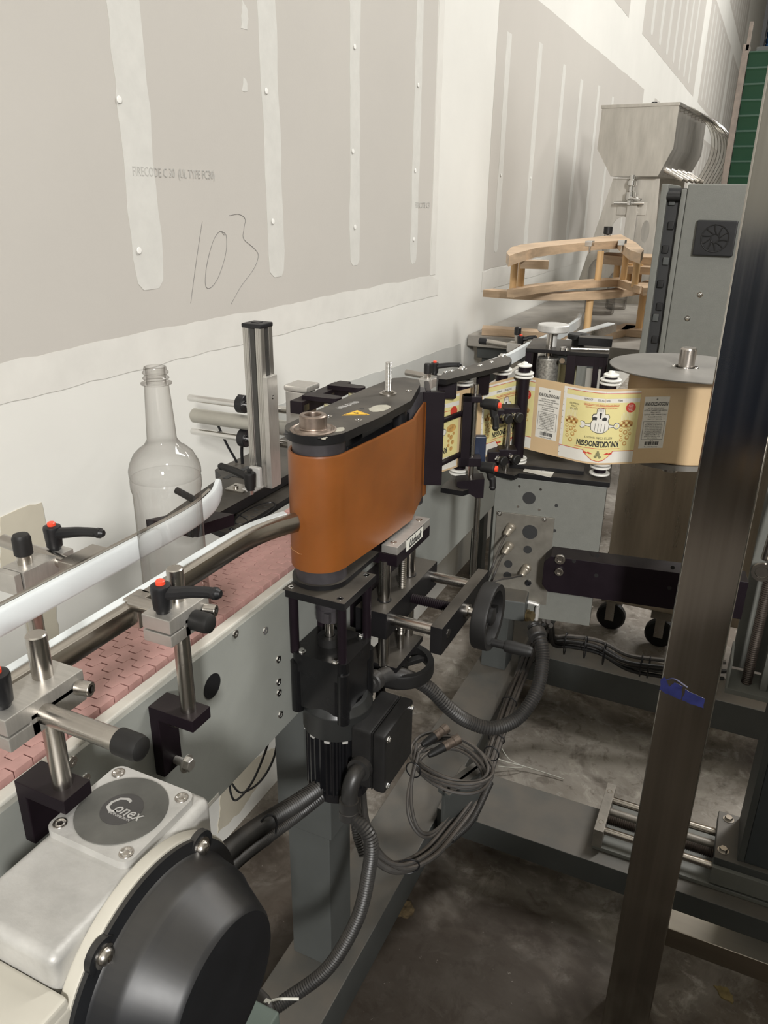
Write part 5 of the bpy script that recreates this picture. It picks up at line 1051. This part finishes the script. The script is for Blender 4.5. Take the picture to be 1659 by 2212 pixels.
for u in (0,1,2,3):
    p=[(-0.504,3.1,1.152),(-0.453,3.05,1.159),(-0.418,3.05,1.177),(-0.381,2.96,1.074)][u]; b=nb(); cyl(b,(p[0],p[1],.97 if u==3 else 1.12),(p[0],p[1],1.125 if u==3 else a[2]-.01),.012,16); obj('dowel',b,M['dowel'],wf2)
for p in ((-0.523,2.62,1.293),(-0.444,2.75,1.293)):
    b=nb(); box(b,p[0]-.008,p[0]+.014,p[1]-.02,p[1]+.02,p[2]-.008,p[2]+.008,.001); cyl(b,(p[0]+.004,p[1],p[2]-.028),(p[0]+.004,p[1],p[2]-.008),.004,12); obj('metal_clip',b,M['chrome'],wf)
# clear bottles
def bottle2(x,y,z,h,r,label,cap):
    t=thing('bottle',label,'bottle',(x,y,z),group=None)
    pf=[(0,.004),(r*.9,0),(r,.006),(r,h*.50),(r*.97,h*.56),(r*.75,h*.63),(r*.36,h*.68),(r*.24,h*.74),(r*.22,h*.96),(r*.25,h),(r*.2,h)]
    b=nb(); lathe(b,pf,T(x,y,z),32); obj('glass',b,M['clear'],t)
    if cap: b=nb(); lathe(b,[(0,h*.93),(r*.29,h*.95),(r*.29,h*1.03),(0,h*1.03)],T(x,y,z),20); obj('cap',b,M['black'],t)
    b=nb(); lathe(b,[(0,.008),(r*.85,.006),(r*.88,.04),(0,.04)],T(x,y,z),28); obj('liquid',b,M['clear'],t)
p=(-0.631,3.518,0.97); q=(-0.583,3.616,0.97)
bottle2(p[0]+.012,p[1]-.05,.97,.34,.062,'clear glass bottle with a black cap standing on the table behind the wooden guide',True)
bottle2(q[0],q[1]+.05,.97,.24,.045,'shorter clear bottle with a little liquid, right of the capped bottle',False)
# far rails and clamp
r3=thing('guide_rail','far white guide rail curving onto the transfer table','rail',(-0.573,2.17,1.03))
pth=[(-0.573,1.832,1.04),(-0.558,1.941,1.04),(-0.558,2.114,1.04),(-0.548,2.248,1.04),(-0.538,2.405,1.04),(-0.538,2.631,1.04),(-0.561,2.816,1.04)]
b=nb(); sweep(b,[(-.006,-.014),(-.006,.014),(.006,.014),(.006,-.014)],smooth(pth,6)); obj('white_strip',b,M['uhmw'],r3)
b=nb(); sweep(b,[(-.012,-.012),(-.012,.012),(-.006,.012),(-.006,-.012)],smooth(pth,6)); obj('steel_bar',b,M['rail'],r3)
r4=thing('guide_rail','short pale rail end pointing up right behind the black roller frame','rail',(-0.472,2.503,1.03))
pth=[(-0.456,2.084,1.05),(-0.455,2.19,1.05),(-0.456,2.333,1.05),(-0.441,2.408,1.05),(-0.412,2.549,1.05)]
b=nb(); sweep(b,[(-.012,-.014),(-.012,.014),(.012,.014),(.012,-.014)],smooth(pth,6)); obj('white_strip',b,M['uhmw'],r4)
b=nb(); sweep(b,[(.0125,-.012),(.0125,.012),(.018,.012),(.018,-.012)],smooth(pth,6)); obj('steel_bar',b,M['steel'],r4)
t=thing('rail_clamp','small far rail clamp with capped post in front of the transfer table','clamp',(-0.596,2.15,1.021))
p=(-0.6,2.15,1.072); q=(-0.594,2.15,1.014)
b=nb(); cyl(b,q,p,.0085,16); obj('post',b,M['steel'],t)
b=nb(); cyl(b,V(p)-V((0,0,.006)),V(p)+V((0,0,.018)),.0098,16,ch=.003); obj('end_cap',b,M['black'],t)
p=(-0.697,2.15,1.042); q=(-0.605,2.15,1.035); b=nb(); cyl(b,p,q,.008,16); obj('rod',b,M['steel'],t); b=nb(); cyl(b,V(p)-V((.014,0,0)),V(p)+V((.01,0,0)),.0095,16,ch=.002); obj('end_cap',b,M['black'],t)
p=(-0.611,2.15,1.035); b=nb(); box(b,p[0]-.012,p[0]+.03,2.13,2.17,p[2]-.014,p[2]+.012,.002); obj('cross_block',b,M['alu'],t)
p=(-0.587,2.15,1.054); lever(t,T(p[0],p[1]-.01,p[2]-.012)@RZ(15),L=.04)
# filler hopper
MH=T(-.446,3.8,0)@RZ(-4.5)
hp=thing('filler_hopper','stainless steel filler hopper on a tapered pierced stand above the table','hopper',(-.55,3.9,.97))
d=.70
def hull(b,rows):
    R_=[[b.verts.new(MH@V(p)) for p in r] for r in rows]
    for A,B in zip(R_,R_[1:]):
        for k in range(4): b.faces.new((A[k],A[(k+1)%4],B[(k+1)%4],B[k]))
    b.faces.new(R_[0][::-1]); b.faces.new(R_[-1])
b=nb(); hull(b,[[(-.252,0,1.519),(-.049,0,1.519),(-.049,d,1.519),(-.252,d,1.519)],[(-.325,0,1.631),(0,0,1.631),(0,d,1.631),(-.325,d,1.631)],[(-.323,0,1.79),(0,0,1.79),(0,d,1.79),(-.323,d,1.79)]]); obj('tank',b,M['sheet'],hp)
b=nb(); box(b,-.327,.004,-.004,d+.004,1.79,1.803,.001,MH); obj('lid',b,M['sheet'],hp)
b=nb(); cyl(b,MH@V((-.125,.1,1.803)),MH@V((-.125,.1,1.817)),.012,16); obj('lid_knob',b,M['black'],hp)
def plate2d(name,outer,holes,th,M_,m,par):
    c=bpy.data.curves.new(name,'CURVE'); c.dimensions='2D'; c.fill_mode='BOTH'; c.extrude=th/2
    for P_ in [outer]+holes:
        s=c.splines.new('POLY'); s.points.add(len(P_)-1); s.use_cyclic_u=True
        for pt,(x,y) in zip(s.points,P_): pt.co=(x,y,0,1)
    o=bpy.data.objects.new('t',c); COL.objects.link(o); dg=bpy.context.evaluated_depsgraph_get(); me=bpy.data.meshes.new_from_object(o.evaluated_get(dg)); bpy.data.objects.remove(o)
    b=nb(); b.from_mesh(me); bpy.data.meshes.remove(me); xf(b,M_); return obj(name,b,m,par)
y_=3.86
A=[(-0.692,3.86,1.511),(-0.491,3.86,1.511),(-0.393,3.86,1.017),(-0.801,3.86,0.993)]
MY=Mx(((1,0,0,0),(0,0,-1,y_),(0,1,0,0),(0,0,0,1)))
h1=(-0.627,3.86,1.29); h2=(-0.536,3.86,1.292)
plate2d('stand_plate',[(A[0][0],A[0][2]),(A[1][0],A[1][2]),(A[1][0]+.03,.972),((-0.822,3.86,0.959)[0],.972)],[circ(h1[0],h1[2],.050,.062,20),circ(h2[0]+.012,h2[2],.018,.048,16)],.006,MY,M['sheet'],hp)
b=nb(); box(b,A[0][0]+.02,A[1][0]+.05,4.4,4.41,.971,1.52); obj('rear_plate',b,M['sheet'],hp)
p=(-0.594,3.83,1.34); b=nb(); box(b,p[0]-.018,p[0]+.026,3.83,3.852,1.24,1.42,.001); obj('slide_strip',b,M['sheet'],hp)
b=nb(); p=(-0.599,3.82,1.484)
lathe(b,[(0,1.525),(.014,1.525),(.014,1.508),(.021,1.502),(.021,1.484),(.012,1.478),(.012,1.46),(.023,1.455),(.023,1.426),(.014,1.42),(.014,1.403),(0,1.403)][::-1],T(p[0]-.003,3.82,0),18); cyl(b,(p[0]-.07,3.815,1.41),(p[0]+.06,3.815,1.41),.007,12); cyl(b,(p[0],3.80,1.432),(p[0]+.05,3.78,1.425),.006,10); obj('outlet_valve',b,M['chrome'],hp)
b=nb(); box(b,p[0]-.06,p[0]+.068,3.85,3.859,1.36,1.415,.001); obj('valve_plate',b,M['sheet'],hp)
for k in range(7):
    u=k*.09
    s=MH@V((.001,.03+u,1.775))
    b=nb(); tube(b,[s,s+V((.05,-.01,-.002)),s+V((.13,0,-.07)),s+V((.15,.0,-.17)),s+V((.11,0,-.28)),s+V((.07,0,-.34))],.008,8,6); obj('clear_tube',b,glassy('tube_clear%d'%k,((.93,.92,.90),(.5,.49,.47)),.1) if k==0 else M['tubeclear'],hp)
    if k==0: M['tubeclear']=bpy.data.materials['tube_clear0']
for k in range(5):
    s=MH@V((-.03,.04+k*.13,1.545)); b=nb(); cyl(b,s,s+V((.08,-.01,-.04)),.010,12); cyl(b,s+V((.0,.0,.0)),s+V((.02,0,-.01)),.013,12); obj('fill_nozzle',b,M['steel'],hp)
# control cabinet
cc=thing('control_cabinet','grey control cabinet with black square fan grille and ajar door','cabinet',(-.1,2.45,.98))
a=(-0.221,2.3,1.462); c=(-0.073,2.3,1.463)
b=nb(); box(b,a[0],c[0]+.12,2.3,2.62,.975,a[2],.004); obj('body',b,M['cab2'],cc)
x0=a[0]; e=(-0.284,2.3,1.462)
b=nb(); box(b,e[0]+.012,x0-.005,2.315,2.60,.98,a[2]-.01); obj('dark_interior',b,M['ink'],cc)
b=nb(); box(b,e[0]-.002,e[0]+.016,2.296,2.60,.975,a[2],.003); obj('door',b,M['cab2'],cc)
b=nb(); box(b,x0-.014,x0,2.298,2.33,.98,a[2]-.012,.003); obj('door_edge',b,M['labgrey'],cc)
b=nb(); cyl(b,(e[0]+.015,2.305,a[2]-.03),(x0-.015,2.305,a[2]-.03),.012,14); obj('roller_bar',b,M['rubber'],cc)
for k in range(9):
    z=1.43-.05*k-.01*(k%3); xx=e[0]+.02+.006*(k%2); b=nb(); box(b,xx,xx+.016,2.308,2.316,z-.02,z,.002); obj('breaker',b,M['rubber'] if k%3 else M['frame'],cc)
p0=(-0.184,2.3,1.376); p1=(-0.094,2.3,1.289)
b=nb(); box(b,p0[0],p1[0]+.008,2.285,2.3,p1[2],p0[2],.003); fg=obj('fan_grille',b,M['black'],cc,label='black square fan grille')
fc=((p0[0]+p1[0]+.008)/2,(p0[2]+p1[2])/2)
for k in range(10):
    Mq=Mx(((1,0,0,fc[0]),(0,0,-1,2.285),(0,1,0,fc[1]),(0,0,0,1)))@RZ(36*k)
    b=nb(); pts=[Mq@V((.010+.022*t,.014*math.sin(t*PI*.5),.001)) for t in (0,.25,.5,.75,1)]; tube(b,pts,.0016,6,4); obj('grille_fin',b,M['rubber'],fg)
for r in (.010,.033):
    b=nb(); tube(b,[(fc[0]+r*math.cos(t),2.284,fc[1]+r*math.sin(t)) for t in [2*PI*k/16 for k in range(16)]],.0015,6,3,closed=True); obj('grille_ring',b,M['rubber'],fg)
for p in ((-0.15,2.3,1.189),(-0.172,2.3,1.125)):
    b=nb(); button(b,p,(0,-1,0),.0055); obj('panel_bolt',b,M['chrome'],cc)
# stainless cart on casters
ct=thing('steel_cart','brown-reflecting stainless steel cart body on black casters under the spool','cart',(0,2.35,0))
a=(-0.282,2.15,0.735); e=(-0.278,2.15,0.305)
b=nb(); box(b,a[0]+.005,.35,2.15,2.65,e[2],.972,.004); obj('body',b,mat('cart_reflect_tint',(.46,.385,.29),.3,.85,var=.12,scale=9,stretch=(3,3,.3),rvar=.1),ct)  # brown tint paints reflections of the kraft roll into the base colour
for p in ((-0.29,2.542,0.05),(-0.118,2.497,0.05)):
    cs=None
    b=nb(); cyl(b,(p[0],p[1]-.016,.05),(p[0],p[1]+.016,.05),.05,28,ch=.006); cyl(b,(p[0],p[1]-.019,.05),(p[0],p[1]+.019,.05),.008,14); obj('wheel',b,M['rubber'],ct)
    b=nb(); box(b,p[0]-.018,p[0]+.012,p[1]-.024,p[1]-.0195,.04,.12,.001); box(b,p[0]-.018,p[0]+.012,p[1]+.0195,p[1]+.024,.04,.12,.001); box(b,p[0]-.035,p[0]+.035,p[1]-.04,p[1]+.04,.118,e[2]+.001,.002); obj('caster_fork',b,M['steel'],ct)
# green elevator belt
ge=thing('elevator','green cleated elevator belt with a brown side rail behind the cabinet','elevator',(-.1,3.5,0))
z0,z1=0,1.93
xl=(-0.194,3.5,1.493); xr=(-0.137,3.5,1.925)
b=nb(); box(b,xl[0],xr[0]+.10,3.5,3.53,z0,z1); obj('green_belt',b,mat('green_belt',(.012,.055,.028),.45,var=.06,scale=8),ge)
GM=bpy.data.materials['green_belt']
k=0; zz=z1-.005
while zz>.2:
    b=nb(); prism(b,[(0,0),(-.018,-.002),(-.012,-.01),(0,-.046)],xl[0]+.002,xr[0]+.10,Mx(((0,0,1,0),(1,0,0,3.5),(0,1,0,zz),(0,0,0,1)))); obj('cleat',b,GM,ge); zz-=.052
b=nb(); box(b,xl[0]-.022,xl[0],3.48,3.56,z0,z1+.02,.002); box(b,xl[0]-.012,xl[0],3.48,3.5,z1,z1+.09); obj('side_rail',b,mat('rust_brown',(.22,.18,.15),.6,var=.15),ge)
bb=(-0.183,4.2,2.1)
b=nb(); box(b,bb[0]-.012,bb[0]+.004,4.2,4.3,bb[2]-.07,bb[2]+.12); obj('black_edge',b,M['ink'],ge)
jg=thing('water_jug','ribbed blue plastic jug at the top right corner above the green belt','jug',(bb[0]+.075,4.25,bb[2]-.06))
b=nb(); pf=[(0,0),(.07,0)]
for i in range(8): pf+=[(.075,.006+i*.024),(.075,.018+i*.024),(.070,.022+i*.024)]
pf+=[(.05,.22),(0,.22)]
lathe(b,pf,T(bb[0]+.082,4.25,bb[2]-.06),24); obj('jug_body',b,mat('blue_plastic',(.05,.13,.28),.25,var=.1),jg)
b=nb(); box(b,bb[0]-.02,bb[0]+.2,4.15,4.35,0,bb[2]-.0605,.003); obj('rack_column',b,M['frame'],None,label='grey rack column carrying the blue jug in the far top right corner',cat='rack')
# ------------------------------------------------------------ stainless post
M['post']=mat('polished_post',(.50,.48,.44),.13,1,var=.08,scale=3,stretch=(30,30,.6),rvar=.06)
ps=thing('steel_post','tall polished stainless square post in the right foreground with crossrail','post',(.0015,1.09,0))
b=nb(); box(b,-.037,.0395,1.05,1.126,0,2.2,.0025,seg=3); obj('upright',b,M['post'],ps)
b=nb(); box(b,.0395,1.2,1.07,1.114,.24,.281,.002); obj('crossrail',b,mat('rail_stainless',(.42,.38,.32),.3,1,var=.08,scale=6,stretch=(.3,3,3)),ps)
MPf=Mx(((1,0,0,0),(0,0,-1,1.0498),(0,1,0,0),(0,0,0,1)))
a=(-0.04,1.05,0.773); c=(0.038,1.05,0.745)
b=nb(); prism(b,ragged([(a[0]+.003,c[2]+.004),(a[0]+.034,c[2]-.004),(a[0]+.034,c[2]+.020),(a[0]+.022,c[2]+.022),(a[0]+.016,c[2]+.014),(a[0]+.008,c[2]+.027),(a[0]+.003,c[2]+.024)],.0008,.003,2),0,.0003,MPf); prism(b,ragged([(a[0]+.036,c[2]-.004),(c[0]-.012,c[2]-.008),(c[0]-.012,c[2]+.008),(a[0]+.038,c[2]+.016)],.0008,.003,6),0,.0003,MPf); tube(b,[MPf@V((a[0]+.008,a[2]-.006,.0003)),MPf@V((a[0]+.02,a[2]+.001,.0003)),MPf@V((a[0]+.04,a[2]-.008,.0003))],.0009,5,4); obj('blue_marker',b,mat('blue_ink',(.010,.013,.075),.5,var=.2,scale=60),ps)
# added unseen bench right of the camera, shades the near floor
wb=thing('shade_blocker','added unseen floor-shading bench beside the camera, right of the conveyor','blocker',(.9,.1,0))
b=nb(); box(b,.32,1.6,-1.2,.80,.93,.97,.004); obj('blocker_top',b,M['sheet'],wb)
b=nb(); box(b,.36,1.56,-1.15,.76,.12,.93,.004); obj('blocker_body',b,M['labgrey'],wb)
wp=thing('reflected_backdrop','added unseen pallet load wrapped in dark blue film behind the camera','backdrop',(0,-2.9,0))  # added dark block, gives the post its dark blue reflection
b=nb(); box(b,-.8,1.0,-3.4,-2.5,.13,1.28,.03); obj('backdrop_block',b,mat('backdrop_blue',(.02,.03,.06),.35,var=.3,scale=6,bump=.3,bscale=14),wp)
for x in (-.75,.05,.85):
    b=nb(); box(b,x,x+.1,-3.4,-2.5,.0,.13,.002); obj('backdrop_runner',b,M['wood'],wp)
# debris
b=nb(); q=(0.165,1.229,0); prism(b,ragged([(q[0]-.018,q[1]+.008),(q[0]-.005,q[1]-.012),(q[0]+.015,q[1]-.016),(q[0]+.016,q[1]),(q[0]+.003,q[1]+.014)],.002,.005,1),0.0,.003); obj('dry_leaf',b,mat('leaf',(.20,.15,.06),.8,var=.2,scale=60),None,label='small yellowish dry leaf on the dark floor, bottom right',cat='leaf')
b=nb(); q=(-0.476,1.129,0); prism(b,ragged(circ(q[0],q[1],.028,.022,9),.004,.006,4),0,.006); obj('debris_lump',b,mat('debris',(.14,.10,.05),.9,var=.4,scale=80),None,label='crumbly brown debris on the floor beside the long beam',cat='debris')
